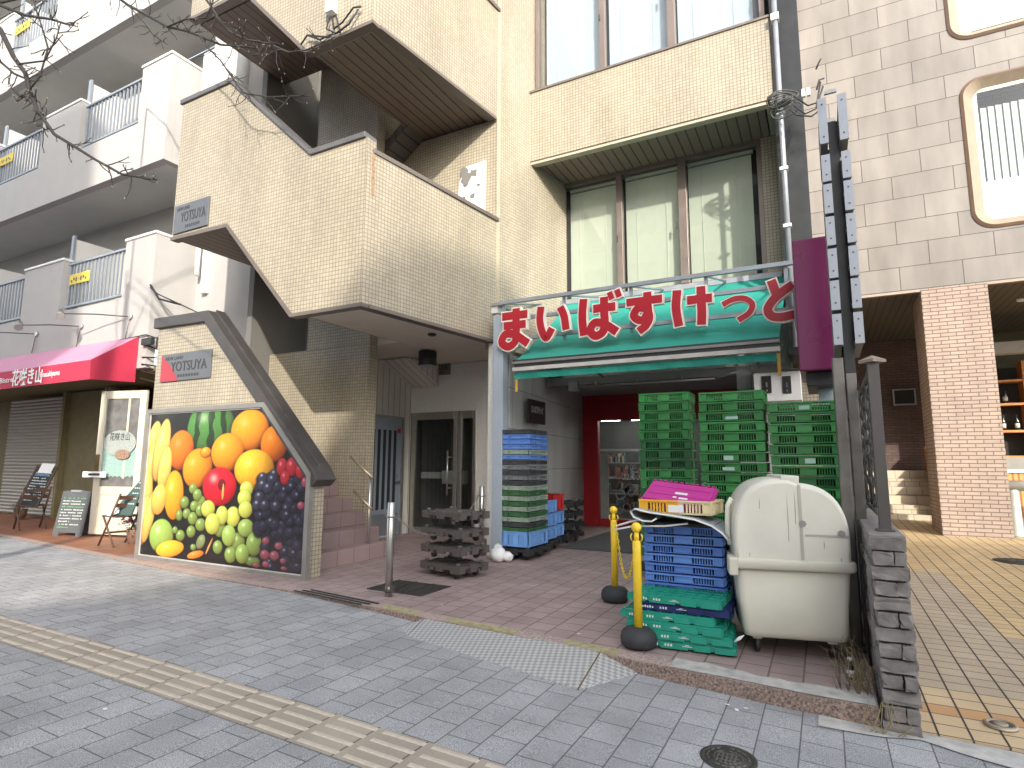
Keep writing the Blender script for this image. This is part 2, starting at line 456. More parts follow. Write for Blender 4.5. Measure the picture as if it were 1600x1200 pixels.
# kerb under the shop floor
def kz(x, y): return zk(x)+.003
b = sheet(-13.5, .18, kerb, lambda x: kerb(x)+.15, kz)
for x0, x1 in zip(XS, XS[1:]):
    if x0 < -13.4 or x1 > .21: continue
    x1 = min(x1, .18)
    b.face([(x0, kerb(x0), zs(x0)-.03), (x1, kerb(x1), zs(x1)-.03), (x1, kerb(x1), zk(x1)+.003), (x0, kerb(x0), zk(x0)+.003)], 1)
structure(b.build('kerb', [GRANK, GRANKD], recalc=False))
# faded ochre paint on the kerb and dark joints of its stones
for x0, x1 in ((-3.62, -3.18), (-2.86, -2.2), (-1.78, -1.36)):
    structure(sheet(x0, x1, lambda x: kerb(x)+.012, lambda x: kerb(x)+.125, lambda x, y: zk(x)+.006, xs=frange(x0, x1, .1)).build('kerb_paint', mat('faded_ochre_paint', (.34, .30, .16), .85, var=.35, scale=18), recalc=False))
# worn mortar band along the kerb beside the bin
b = MB()
def mz(x, y): return zk(x)+.008
b = sheet(-.98, .17, lambda x: kerb(x)+.008+.006*math.sin(x*9), lambda x: kerb(x)+.185+.02*math.sin(x*7+1)+.012*math.sin(x*31), mz, xs=frange(-.98, .17, .05))
structure(b.build('kerb_mortar', MORTAR, recalc=False))
def fz(x, y): return zk(x)*max(0, 1-(y-kerb(x)-.15)/1.6)
structure(sheet(-8.7, .18, lambda x: kerb(x)+.15, lambda x: 12.4, fz, ny=12).build('shop_floor', PINK, recalc=False))
structure(sheet(-30, -8.7, lambda x: kerb(x)+.15, lambda x: 8.2, lambda x, y: 0, ny=2).build('terracotta_floor', TERRA, recalc=False))
def pz(x, y): return -.13+.0195*(y-4.05)
# plaza in front of the stone building
b = MB()
PX = .40
for (x0, x1, y0, y1, mi) in ((.17, 9, 4.04, 4.35, 0), (.17, 9, 4.35, 4.50, 1), (.17, 9, 4.50, 4.80, 0), (.17, 9, 4.80, 6.3, 2), (.17, 1.2, 6.3, 9.15, 2), (1.2, 9, 6.3, 9.15, 3), (.17, 9, 9.15, 30, 3)):
    b.face([(x0, y0, pz(x0, y0)), (x1, y0, pz(x1, y0)), (x1, y1, pz(x1, y1)), (x0, y1, pz(x0, y1))], mi)
xx = .30
while xx < 9:
    xa = xx-.004
    for y0, y1 in ((4.045, 12), (12, 22)): b.face([(xa, y0, pz(xa, y0)+.002), (xa+.008, y0, pz(xa, y0)+.002), (xa+.008, y1, pz(xa, y1)+.002), (xa, y1, pz(xa, y1)+.002)], 4)
    xx += .15
b.face([(.17, 4.04, -.3), (9, 4.04, -.3), (9, 4.04, -.13), (.17, 4.04, -.13)], 0)
structure(b.build('plaza', [PL_CREAM, PL_ORANGE, PL_GREY, PL_YEL, mat('plaza_joint', (.06, .05, .042), .9)], recalc=False))
b = sheet(-.12, 2.5, lambda x: kerb(x)-.15+.02*math.sin(x*8)-max(0, .1*(x-.2)), lambda x: 4.037 if x > .2 else kerb(x)-.002, lambda x, y: zs(x)+.006, xs=frange(-.12, 2.5, .08))
structure(b.build('apron', MORTAR, recalc=False))
structure(sheet(9, 60, lambda x: 4.0, lambda x: 60, lambda x, y: -.13).build('side_street', ASPH))

# ------------------------------------------------------------------ cream tiled building
YF = 4.95
bld = thing('tiled_building', 'cream mosaic tiled building with zigzag stair balconies over the grocery shop', 'building', (-4.5, 7.5, 0))
def part(b, name, m, parent=bld, bevel=0, **k): return b.build(name, m, parent, bevel, **k)
def sidex(y): return -4.58+(y-YF)*.135
def stair_tower():
    # low wall at the pavement
    b = MB(); poly = [(-8.40, 0), (-5.21, 0), (-5.21, 1.13), (-7.29, 3.20), (-8.40, 3.22)]
    b.prism(XZ(poly, YF), (0, .19, 0)); part(b, 'stair_wall', TILE)
    b = MB()
    cp = [(-5.08, 1.10), (-5.18, 1.25), (-7.25, 3.33), (-8.46, 3.35), (-8.46, 3.20), (-7.32, 3.18), (-5.17, 1.02)]
    b.prism(XZ(cp, YF-.05), (0, .30, 0))
    b.prism(XZ([(-5.15, 1.205), (-5.19, 1.285), (-7.24, 3.36), (-7.28, 3.29)], YF+.06), (0, .14, 0)); part(b, 'coping', DKMETAL, bevel=.008)
    # steps going up to the left behind that wall
    b = MB(); x = -5.5; z = 0
    for i in range(9):
        b.box((-7.6 if i < 8 else -7.7, 5.14, z-.01), (x, 6.80, z+.195)); z += .195; x -= .27
    part(b, 'steps', PINKSTEP, bevel=.008)
    # wall behind the stairs, all storeys
    b = MB(); b.prism([(-8.3, 6.80, 0), (-6.08, 6.80, 0), (-6.08, 6.98, 0), (-8.3, 6.98, 0)], (0, 0, 3.115)); part(b, 'stair_core', TILE)
    b = MB(); b.prism([(-7.42, 6.80, 3.12), (-6.08, 6.80, 3.12), (-6.08, 6.98, 3.12), (-7.42, 6.98, 3.12)], (0, 0, 7.4)); part(b, 'stair_core', TILE)
    # back wall of the stair well
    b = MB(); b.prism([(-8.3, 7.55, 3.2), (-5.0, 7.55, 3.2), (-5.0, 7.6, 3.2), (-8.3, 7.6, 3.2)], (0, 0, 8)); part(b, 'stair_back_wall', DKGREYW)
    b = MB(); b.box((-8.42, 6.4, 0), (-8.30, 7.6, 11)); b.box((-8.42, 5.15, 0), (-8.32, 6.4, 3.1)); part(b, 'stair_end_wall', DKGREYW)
    for lv in (0, 1, 2):
        h = lv*3.55
        poly = [(-8.28, 4.56+h), (-7.05, 4.53+h), (-5.70, 3.11+h), (-4.58, 3.11+h), (-4.58, 5.13+h), (-5.5, 5.13+h), (-7.18, 6.66+h), (-8.28, 6.66+h)]
        b = MB(); b.prism(XZ(poly, YF), (0, .16, 0)); part(b, 'stair_parapet', TILE)
        b = MB(); cop = [(-4.60, 5.13+h), (-4.60, 5.20+h), (-5.51, 5.20+h), (-7.17, 6.73+h), (-8.32, 6.73+h), (-8.32, 6.66+h), (-7.18, 6.66+h), (-5.5, 5.13+h)]
        b.prism(XZ(cop, YF-.03), (0, .22, 0)); part(b, 'coping', COPE, bevel=.006)
        # metal edge under the zigzag
        e = [(-8.30, 4.56+h), (-7.04, 4.53+h), (-5.69, 3.11+h), (-4.56, 3.11+h), (-4.56, 3.065+h), (-5.72, 3.065+h), (-7.06, 4.48+h), (-8.30, 4.51+h)]
        b = MB(); b.prism(XZ(e, YF-.012), (0, .12, 0)); part(b, 'drip_edge', BROWN)
        # flight and landing soffit
        u = [(-8.28, 4.54+h), (-7.06, 4.51+h), (-5.71, 3.13+h), (-5.71, 3.33+h), (-7.0, 4.75+h), (-8.28, 4.75+h)]
        b = MB(); b.prism(XZ(u, YF+.16), (0, 1.64, 0)); part(b, 'flight', SOFFIT_X)
        # corridor slab
        b = MB(); y1 = 7.5
        b.prism([(-5.7, YF+.16, 3.13+h), (sidex(YF)-.02, YF+.16, 3.13+h), (sidex(y1)-.02, y1, 3.13+h), (-5.7, y1, 3.13+h)], (0, 0, .2))
        part(b, 'corridor_slab', CEILW if lv == 0 else SOFFIT_X)
        # side parapet of the corridor
        b = MB()
        q = [(sidex(YF), YF+.16), (sidex(YF), YF), (sidex(7.5), 7.5), (sidex(7.5)-.15, 7.5), (sidex(YF)-.15, YF+.16)]
        b.prism([(x, y, 3.11+h) for x, y in q[1:]], (0, 0, 1.86)); part(b, 'side_parapet', TILE)
        b = MB(); q = [(sidex(YF)+.03, YF+.10), (sidex(7.5)+.03, 7.5), (sidex(7.5)-.18, 7.5), (sidex(YF)-.18, YF+.10)]
        b.prism([(x, y, 4.97+h) for x, y in q], (0, 0, .06)); part(b, 'coping', BROWN, bevel=.006)
        b = MB(); q = [(sidex(YF+.11)+.022, YF+.11), (sidex(7.42)+.022, 7.42), (sidex(7.42)-.12, 7.42), (sidex(YF+.11)-.12, YF+.11)]
        b.prism([(x, y, 3.065+h) for x, y in q], (0, 0, .045)); part(b, 'drip_edge', BROWN)
        # end wall across the corridor
        b = MB(); b.box((-7.4, 7.44, 3.33+h), (sidex(7.5)-.16, 7.48, 6.64+h)); b.box((sidex(7.5)-.16, 7.45, 5.03+h), (sidex(7.5), 7.48, 6.64+h)); part(b, 'corridor_end_wall', TILE)
        # expansion joint with broken tiles
        b = MB()
        x = sidex(YF+.1)
        for i, (dz, ww) in enumerate(((0, .05), (.07, .045), (.14, .05), (.22, .04), (.3, .05), (.38, .035), (.45, .05))):
            b.prism([(x+.004, YF+.08, 4.44+h+dz), (x+.004+ww*.135, YF+.08+ww, 4.44+h+dz), (x+.004+ww*.135-.02, YF+.08+ww, 4.44+h+dz), (x-.016, YF+.08, 4.44+h+dz)], (0, 0, .066))
        part(b, 'expansion_joint', mat('worn_joint', (.30, .20, .12), .9))
stair_tower()
# inclined flights inside the stair well, going up to the right
for lv in (0, 1):
    h = lv*3.55; b = MB()
    b.prism(XZ([(-7.5, 5.2+h), (-5.6, 6.7+h), (-5.6, 6.9+h), (-7.5, 5.4+h)], 7.0), (0, .43, 0))
    part(b, 'inner_flight', SOFFIT_DK)
# wall beside the tower
def w2(y): return -4.24+(y-7.5)*.2
b = MB(); b.prism([(w2(7.5), 7.5, 3.0), (w2(9.36), 9.36, 3.0), (w2(9.36)-.2, 9.36, 3.0), (w2(7.5)-.2, 7.5, 3.0)], (0, 0, 9.5)); part(b, 'recess_wall', TILE)
b = MB(); b.prism([(sidex(7.5)+.006, 7.47, 3.6), (sidex(7.5)+.016, 7.53, 3.6), (sidex(7.5)-.02, 7.53, 3.6), (sidex(7.5)-.03, 7.47, 3.6)], (0, 0, 9)); part(b, 'expansion_joint', mat('sealant', (.42, .36, .26), .8))
# front bay over the shop: bands, soffits, windows
YB, YW = 8.3, 9.3
ZT = at(1020, 456, Y=YW).z
def bay(z0, z1, h):
    b = MB(); b.box((w2(YB)-.06, YB, z0), (-.35, YB+.2, z1)); b.box((-.45, YB+.2, z0), (-.35, 9.9, z1)); part(b, 'front_band', TILE)
    b = MB(); b.box((w2(YB)-.03, YB+.02, z0-.05), (-.37, YB+.14, z0)); part(b, 'drip_edge', mat('band_edge', (.45, .40, .30), .7))
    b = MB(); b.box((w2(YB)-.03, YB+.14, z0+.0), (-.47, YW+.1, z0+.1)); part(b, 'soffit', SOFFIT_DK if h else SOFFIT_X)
    b = MB(); b.box((w2(YB)-.06, YB-.02, z1), (-.34, YB+.2, z1+.035)); part(b, 'sill', BROWN)
bay(6.30, 7.53, 0); bay(9.95, 11.3, 1)
b = MB(); b.box((-.60, YW, ZT), (-.35, YW+.4, 6.3)); b.box((-.45, YW+.2, 2.7), (-.35, 9.9, 6.3)); part(b, 'jamb_wall', TILE)
b = MB(); b.box((-3.95, YW+.02, 2.75), (-.35, YW+.25, ZT-.04)); part(b, 'window_apron', GRAN)
def window(x0, x1, z0, z1, y, mull, blind, lift):
    fr = MB(); d = .11
    for (a, c, e, g) in ((x0, x0+.07, z0, z1), (x1-.07, x1, z0, z1)): fr.box((a, y, e), (c, y+d, g))
    fr.box((x0+.07, y+.003, z0), (x1-.07, y+d, z0+.07)); fr.box((x0+.07, y+.003, z1-.07), (x1-.07, y+d, z1))
    for m_, wd in mull: fr.box((m_-wd/2, y-.012, z0+.07), (m_+wd/2, y+d-.02, z1-.07))
    f = part(fr, 'window', BROWNLT, bevel=.004)
    xs = [x0+.07]+[m_ for m_, _ in mull]+[x1-.07]
    for i, (a, c) in enumerate(zip(xs, xs[1:])):
        b = MB(); b.face([(a+.01, y+.04+.012*i, z0+.06), (c-.01, y+.04+.012*i, z0+.06), (c-.01, y+.04+.012*i, z1-.06), (a+.01, y+.04+.012*i, z1-.06)]); b.build('pane', GLASS, f, recalc=False)
        b = MB(); zz = z0+.09+lift[i]
        pitch = .036; n = int((z1-.12-zz)/pitch)
        for k in range(n):
            zc = zz+k*pitch
            e = c-.06-(.03 if i == 2 else 0); b.face([(a+.07, y+.183, zc), (e, y+.183, zc), (e, y+.168, zc+.036), (a+.07, y+.168, zc+.036)])
        b.box((a+.07, y+.15, z1-.12), (c-.06, y+.2, z1-.07))
        for q in (.25, .72):
            xx = a+(c-a)*q; b.box((xx-.004, y+.158, zz), (xx+.004, y+.162, z1-.12))
        b.build('blind', blind, f, recalc=False)
    b = MB(); b.box((x0, y+.32, z0), (x1, y+.36, z1)); b.build('room_back', DARKROOM, f)
    b = MB(); b.box((xs[1]-.045, y-.03, z0+.95), (xs[1]-.02, y, z0+1.05)); b.box((xs[2]-.12, y-.02, z0+1.0), (xs[2]-.10, y+.005, z0+1.12)); b.build('latch', DKMETAL, f)
BLW = mat('blind_slat_warm', (.60, .625, .52), .6, var=.03)
BLC = mat('blind_slat_cool', (.55, .62, .70), .6, var=.03)
window(-3.97, -.60, ZT, 6.3, YW, [(at(968, 350, Y=YW).x, .10), (at(1067, 330, Y=YW).x, .13)], BLW, (0, 0, 0))
window(w2(YB+.12)+.02, -.40, 7.57, 9.95, YB+.12, [(at(940, 60, Y=YB+.1).x, .10), (at(1048, 40, Y=YB+.1).x, .12)], BLC, (0, 0, 0))
# entrance recess under the tower
b = MB(); b.box((-7.05, 6.98, 2.12), (-6.95, 9.0, 3.13)); b.box((-7.05, 6.98, 0), (-6.95, 7.78, 2.12)); b.box((-7.05, 8.72, 0), (-6.95, 9.0, 2.12)); part(b, 'entrance_panelling', PANELV)
b = MB(); b.prism([(-6.95, 8.1, 3.12), (-6.95, 9.0, 2.72), (-6.95, 9.0, 3.12)], (.62, 0, 0)); part(b, 'sloped_soffit', PANELV)
b = MB(); b.box((-7.0, 9.02, 2.24), (-4.45, 9.2, 3.13)); b.box((-5.50, 9.02, 0), (-4.45, 9.2, 2.24)); part(b, 'entrance_wall', GRAN)
b = MB(); b.box((-7.0, 7.5, 3.14), (-4.3, 9.2, 3.3)); b.box((-7.0, 6.98, 3.125), (-5.7, 7.5, 3.3)); part(b, 'entrance_ceiling', CEILW)
# side door with tall slots
d = MB(); d.box((-6.95, 7.80, .02), (-6.93, 8.70, 2.10))
door = part(d, 'side_door', BLUEST)
b = MB(); b.box((-6.95, 7.76, 0), (-6.90, 7.80, 2.14)); b.box((-6.95, 8.70, 0), (-6.90, 8.75, 2.14)); b.box((-6.95, 7.80, 2.10), (-6.90, 8.70, 2.14)); b.build('door_frame', GREYMET, door)
for k in range(5):
    y = 7.9+k*.145
    b = MB(); b.box((-6.935, y, .48), (-6.926, y+.075, 1.88)); b.build('glazed_slot', mat('slot_glass', (.05, .055, .06), .15, var=0), door)
b = MB(); b.box((-6.93, 7.82, .04), (-6.926, 8.68, .40)); b.build('kick_plate', ALU, door)
b = MB(); b.box((-6.93, 8.61, .93), (-6.88, 8.64, .96)); b.box((-6.90, 8.53, .93), (-6.88, 8.64, .955)); b.box((-6.93, 8.60, 1.02), (-6.915, 8.63, 1.08)); b.build('handle', STEEL, door)
b = MB(); b.box((-6.93, 8.58, 1.84), (-6.925, 8.67, 1.92)); b.build('red_sticker', CRED, door)
# glass entrance door
d = MB(); y = 9.0
for (x0, x1) in ((-6.93, -6.84), (-5.98, -5.9), (-5.88, -5.80), (-5.57, -5.50)): d.box((x0, y, 0), (x1, y+.06, 2.24))
d.box((-6.84, y, 2.10), (-5.98, y+.06, 2.24)); d.box((-6.84, y, .0), (-5.98, y+.06, .12)); d.box((-5.80, y, 2.10), (-5.57, y+.06, 2.24)); d.box((-5.80, y, 0), (-5.57, y+.06, .12))
ent = part(d, 'entrance_door', STEEL, bevel=.004)
b = MB(); b.face([(-6.84, y+.03, .12), (-5.98, y+.03, .12), (-5.98, y+.03, 2.1), (-6.84, y+.03, 2.1)]); b.face([(-5.80, y+.03, .12), (-5.57, y+.03, .12), (-5.57, y+.03, 2.1), (-5.80, y+.03, 2.1)]); b.build('pane', GLASSDK, ent, recalc=False)
b = MB(); b.tube([(-6.05, y-.07, .72), (-6.05, y-.07, 1.52)], .016); b.tube([(-6.05, y-.07, .85), (-6.0, y, .85)], .012); b.tube([(-6.05, y-.07, 1.4), (-6.0, y, 1.4)], .012); b.build('pull_handle', STEEL, ent)
b = MB(); b.box((-7.0, 11.4, 0), (-4.95, 11.5, 3)); b.box((-7.2, 9.2, 0), (-7.1, 11.5, 3)); b.box((-5.0, 9.2, 0), (-4.95, 11.4, 2.6)); b.box((-7.1, 9.2, -.02), (-5.0, 11.4, .004)); b.box((-7.1, 9.2, 2.6), (-4.95, 11.4, 2.7)); part(b, 'lobby', mat('lobby_wall', (.30, .29, .27), .8, var=.15))
b = MB(); b.box((-6.55, 9.5, .9), (-6.05, 9.62, 1.15)); b.box((-7.0, 9.42, 1.0), (-6.55, 9.6, 1.12)); part(b, 'mailboxes', GRAN)
# fin wall beside the shop
b = MB(); b.prism([(-4.33, 7.42, 0), (-4.16, 7.42, 0), (-4.81, 12.4, 0), (-4.98, 12.4, 0)], (0, 0, 3.50)); part(b, 'fin_wall', GRAN)
b = MB(); b.prism([(-4.16, 7.5, 0), (-4.02, 7.5, 0), (-4.66, 12.4, 0), (-4.80, 12.4, 0)], (0, 0, 2.9)); part(b, 'shop_side_wall', CONC)
b = MB(); b.box((-4.70, 7.36, 3.50), (-4.14, 9.2, 3.60)); part(b, 'fin_cap', GRAN)
b = MB(); b.box((-4.74, 7.33, 3.60), (-4.10, 9.2, 3.645)); part(b, 'coping', GREYMET)
b = MB(); b.box((-4.7, 9.55, 2.75), (-.35, 12.4, 2.9)); part(b, 'shop_ceiling', mat('shop_ceiling', (.3, .3, .29), .8))
b = MB(); b.box((-1.10, 9.25, 0), (-.35, 9.32, 2.75)); b.box((-1.10, 9.32, 0), (-1.0, 12.2, 2.75)); part(b, 'shop_side_wall', CONC)
b = MB(); b.box((-4.22, 9.24, 2.62), (-1.1, 9.40, 2.75)); part(b, 'lintel', mat('lintel_grey', (.22, .22, .215), .7))
b = MB(); b.tube([(-3.6, 9.2, 2.58), (-1.4, 9.2, 2.58)], .018); b.tube([(-1.4, 9.2, 2.58), (-1.1, 9.2, 2.66)], .018)
for x in (-3.3, -2.6, -1.9): b.box((x-.015, 9.2, 2.58), (x+.015, 9.24, 2.66))
b.box((-3.75, 9.1, 2.5), (-3.6, 9.24, 2.66)); part(b, 'conduit', GREYMET)
# red shop front and sales floor
DH = at(960, 629, Y=11.98).z
rf = MB(); y = 11.98
rf.box((-4.62, y, 0), (-4.26, y+.12, 2.75)); rf.box((-4.26, y, DH), (-1.0, y+.12, 2.75)); rf.box((-4.26, y+.02, 0), (-1.0, y+.1, .16)); rf.box((-3.1, y+.02, .16), (-3.0, y+.1, DH))
rf.box((-4.34, y-.03, 0), (-4.26, y+.0, DH)); rf.box((-4.26, y-.03, DH), (-1.0, y, 2.2))
sf = part(rf, 'shop_front', REDFR, bevel=.006)
b = MB(); b.face([(-4.26, y+.06, .16), (-3.1, y+.06, .16), (-3.1, y+.06, DH), (-4.26, y+.06, DH)]); b.face([(-3.0, y+.06, .16), (-1.0, y+.06, .16), (-1.0, y+.06, DH), (-3.0, y+.06, DH)]); b.build('pane', GLASSDK, sf, recalc=False)
b = MB(); b.box((-4.24, y+.02, .16), (-4.06, y+.05, 1.5)); b.build('door_stile', mat('door_grey', (.30, .32, .31), .4), sf)
text('8:00', 'lettering', CHALKW, .14, (-3.58, y+.05, 1.22), XD, ZD, sf, .001)
text('22:00', 'lettering', CHALKW, .17, (-3.58, y+.05, 1.02), XD, ZD, sf, .001)
b = MB()
for (cx, cz, r) in ((-3.81, .66, .11), (-3.58, .70, .07), (-3.68, .40, .09), (-3.84, .33, .07), (-3.58, .3, .06)):
    for k in range(14):
        a0, a1 = k*2*math.pi/14, (k+1)*2*math.pi/14
        b.face([(cx+r*math.cos(a0), y+.05, cz+r*math.sin(a0)), (cx+r*math.cos(a1), y+.05, cz+r*math.sin(a1)), (cx+.78*r*math.cos(a1), y+.05, cz+.78*r*math.sin(a1)), (cx+.78*r*math.cos(a0), y+.05, cz+.78*r*math.sin(a0))])
for q in range(5): b.box((-3.58+.02*(q % 2), y+.048, .86-.03*q), (-3.26-.05*(q % 3), y+.05, .87-.03*q))
b.build('sticker', mat('sticker_grey', (.30, .31, .30), .7, var=0), sf)
b = MB(); b.box((-7.6, 17.9, 0), (-.3, 18, 2.62)); b.box((-7.7, 12.5, 0), (-7.6, 18, 2.62)); b.box((-.4, 12.2, 0), (-.3, 18, 3)); b.box((-7.6, 12.42, -.03), (-.3, 18, 0)); b.box((-7.6, 12.42, 2.62), (-.3, 18, 2.72)); b.box((-4.9, 12.1, -.03), (-.3, 12.42, 0)); b.box((-4.9, 12.12, 2.62), (-.3, 12.42, 2.72)); b.box((-7.6, 12.42, 0), (-4.9, 12.5, 2.62)); part(b, 'sales_floor', mat('sales_floor_grey', (.05, .05, .048), .6, var=.2))
LAMP = mat('strip_lamp', (1, .98, .95), .5, var=0, emit=16)
for (x, yy) in ((-4.6, 13.2), (-3.7, 13.4), (-4.9, 14.2), (-4.1, 14.6), (-5.3, 15.4), (-4.4, 15.7), (-3.3, 14.9), (-2.4, 14.2), (-5.6, 16.8), (-4.7, 16.9), (-2.4, 16)):
    b = MB(); b.box((x-.28, yy, 2.56), (x+.28, yy+.09, 2.615)); part(b, 'strip_lamp', LAMP)
for k, yy in enumerate((15.0, 16.6)):
    b = MB()
    for zz in (.1, .5, .9, 1.3, 1.65): b.box((-6.2, yy, zz), (-3.2, yy+.35, zz+.03))
    for i in range(70):
        zz = random.choice((.13, .53, .93, 1.33)); xx = random.uniform(-6.1, -3.3); b.box((xx, yy+.03, zz), (xx+.1, yy+.2, zz+random.uniform(.12, .28)), random.randint(1, 3))
    part(b, 'shelf', [GREYMET, mat('goods_a', (.3, .28, .2), .6), mat('goods_b', (.2, .08, .06), .6), mat('goods_c', (.1, .16, .2), .6)])
# black panel for the dark gap, and pipes, at the right edge of the building
b = MB(); b.box((-.34, 8.5, 2.75), (.02, 9.9, 12)); part(b, 'black_gap_panel', BLACKGAP)
b = MB(); b.box((-.9, 9.9, 0), (.02, 17, 12)); part(b, 'rear_block', TILE)
b = MB(); b.box((-8.3, 7.62, 3.3), (-4.3, 17, 13)); b.box((-4.3, 9.7, 2.95), (-.9, 17, 13)); part(b, 'rear_block', TILE)
# ------------------------------------------------------------------ stone building on the right
YS = 13.1
stone = thing('stone_building', 'pink granite clad building with rounded windows and a brick pillar', 'building', (3, 13.1, 0))
def sp(b, n, m, bevel=0, parent=None, **k): return b.build(n, m, parent or stone, bevel, **k)
def rrect(x0, x1, z0, z1, r, n=7):
    P = []
    for cx, cz, a0 in ((x1-r, z0+r, -90), (x1-r, z1-r, 0), (x0+r, z1-r, 90), (x0+r, z0+r, 180)):
        for k in range(n+1):
            a = rad(a0+90*k/n); P.append((cx+r*math.cos(a), cz+r*math.sin(a)))
    return P
W1 = (2.70, 5.6, 5.62, 8.50); W2 = (2.62, 5.5, 9.40, 12.6)
# wall sheet with two rounded openings
bm = MB()
def wall_with_holes():
    import mathutils
    b = bm.bm; rings = []
    outer = [(-.1, 4.585), (9, 4.585), (9, 16), (-.1, 16)]
    edges = []
    for ring in (outer, rrect(*W1, .32), rrect(*W2, .32)):
        vs = [b.verts.new((x, YS, z)) for x, z in ring]
        edges += [b.edges.new((vs[i], vs[(i+1) % len(vs)])) for i in range(len(vs))]
    bmesh.ops.triangle_fill(b, use_beauty=True, use_dissolve=False, edges=edges)
wall_with_holes()
sp(bm, 'stone_cladding', STONE)
b = MB(); b.box((-.1, 14.3, 4.6), (9, 22, 16)); b.box((-.1, 13.1, 4.575), (9, 13.42, 4.583)); sp(b, 'upper_storeys', STONE)
FRAMEM = mat('tan_window_surround', (.25, .20, .145), .6, var=.1)
def round_window(wn, slats):
    x0, x1, z0, z1 = wn
    b = MB(); o = rrect(x0-.0, x1, z0, z1, .32); i_ = rrect(x0+.17, x1-.17, z0+.15, z1-.15, .2); q = rrect(x0-.05, x1+.05, z0-.05, z1+.05, .36)
    n = len(o)
    for A_, B_, ya, yb, mi in ((q, o, YS-.015, YS-.05, 1), (o, i_, YS-.05, YS+.10, 0)):
        for k in range(n):
            k2 = (k+1) % n
            b.face([(A_[k][0], ya, A_[k][1]), (A_[k2][0], ya, A_[k2][1]), (B_[k2][0], yb, B_[k2][1]), (B_[k][0], yb, B_[k][1])], mi, True)
    f = sp(b, 'round_window', [FRAMEM, mat('surround_shadow_gap', (.16, .10, .07), .6)])
    a = MB(); X0, X1, Z0, Z1 = x0+.15, x1-.15, z0+.13, z1-.13; zm = z0+.82 if slats else z0+.1
    for (c, e, g, h) in ((X0, X0+.08, Z0, Z1), (X1-.08, X1, Z0, Z1), (X0+.08, X1-.08, Z0, Z0+.06), (X0+.08, X1-.08, Z1-.08, Z1), (X0+.08, X1-.08, zm, zm+.07)): a.box((c, YS+.10, g), (e, YS+.16, h))
    if slats: a.box((X0+.08, YS+.12, Z0+.06), (X1-.08, YS+.14, zm))
    a.build('white_frame', WHITEP, f, .004)
    b = MB()
    if slats:
        b.face([(X0+.08, YS+.13, zm+.07), (X1-.08, YS+.13, zm+.07), (X1-.08, YS+.13, Z1-.08), (X0+.08, YS+.13, Z1-.08)]); b.build('pane', GLASS, f, recalc=False)
        b = MB()
        for k in range(14):
            xx = X0+.16+k*.115; b.face([(xx, YS+.3, zm+.1), (xx+.1, YS+.33, zm+.1), (xx+.1, YS+.33, Z1-.3), (xx, YS+.3, Z1-.3)])
        b.build('blind', mat('sage_blind', (.36, .41, .37), .7, var=.05), f, recalc=False)
    else:
        b.box((X0+.08, YS+.125, zm+.07), (X1-.08, YS+.15, Z1)); b.build('closed_blind', mat('white_roller_blind', (.82, .83, .84), .5, var=.02), f)
    b = MB(); b.box((X0, YS+.6, Z0), (X1, YS+.62, Z1)); b.build('room_back', DARKROOM, f)
round_window(W1, True); round_window(W2, False)
# pillar, soffit, sheltered hall below
PXa, PXb = 1.775, 2.77
b = MB(); b.box((PXa, YS-.02, .0), (PXb, YS+1.15, 4.58)); sp(b, 'brick_pillar', PILLAR)
b = MB()
z = .045
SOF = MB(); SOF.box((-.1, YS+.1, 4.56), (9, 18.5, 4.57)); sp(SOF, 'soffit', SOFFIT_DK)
b = MB(); b.box((-.1, YS-.01, 4.54), (9, YS+.1, 4.583)); sp(b, 'soffit_edge', mat('soffit_trim', (.30, .24, .19), .6))
b = MB(); b.box((.02, 18.2, 1.1), (2.6, 18.4, 4.56)); b.box((-.1, 13.5, 0), (.04, 18.4, 4.56)); sp(b, 'brick_back_wall', DBRICK)
b = MB(); p = at(1397, 610, Y=18.1); q = at(1430, 630, Y=18.1); b.box((p.x, 18.14, q.z), (q.x, 18.2, p.z)); hs = sp(b, 'wall_hatch', DARKROOM)
b = MB(); t = .035
for (c, e, g, h) in ((p.x-t, p.x, q.z-t, p.z+t), (q.x, q.x+t, q.z-t, p.z+t), (p.x, q.x, q.z-t, q.z), (p.x, q.x, p.z, p.z+t)): b.box((c, 18.12, g), (e, 18.2, h))
b.build('hatch_frame', ALU, hs)
b = MB(); z = .02
for k in range(6):
    b.box((.1, 15.8+.32*k, z-.1), (2.35, 18.2, z+.19)); z += .19
sp(b, 'cream_steps', CREAMSTEP, .006)
b = MB(); b.prism([(2.16, 15.6, .0), (2.16, 15.6, 1.0), (2.16, 17.6, 1.75), (2.16, 17.6, .0)], (.07, 0, 0)); sp(b, 'slatted_counter', OSLAT)
b = MB(); x = at(1545, 790, Y=14.6); b.box((2.95, 14.6, .03), (3.42, 14.72, 1.16)); sp(b, 'slatted_counter', OSLAT)
b = MB(); b.box((2.93, 14.56, 1.16), (3.45, 14.76, 1.22)); sp(b, 'counter_top', WHITEP)
b = MB(); b.box((2.6, 18.2, 0), (9, 18.4, 4.56)); sp(b, 'bar_back_wall', mat('bar_wall', (.11, .11, .07), .8))
b = MB(); b.box((2.9, 15.4, 1.2), (9, 15.8, 1.45)); sp(b, 'bar_counter', mat('bar_grey', (.25, .24, .22), .7))
SHX = [2.95, 4.4, 5.9]
b = MB()
for z in (1.46, 2.02, 2.62, 3.14): b.box((2.98, 16.6, z), (5.4, 16.95, z+.05))
for x in (2.98, 3.95, 4.9): b.box((x, 16.58, 1.2), (x+.06, 16.96, 3.6))
b.box((3.0, 16.96, 1.3), (6, 17.0, 3.5), 1); sp(b, 'bottle_shelf', [OWOOD, DARKROOM])
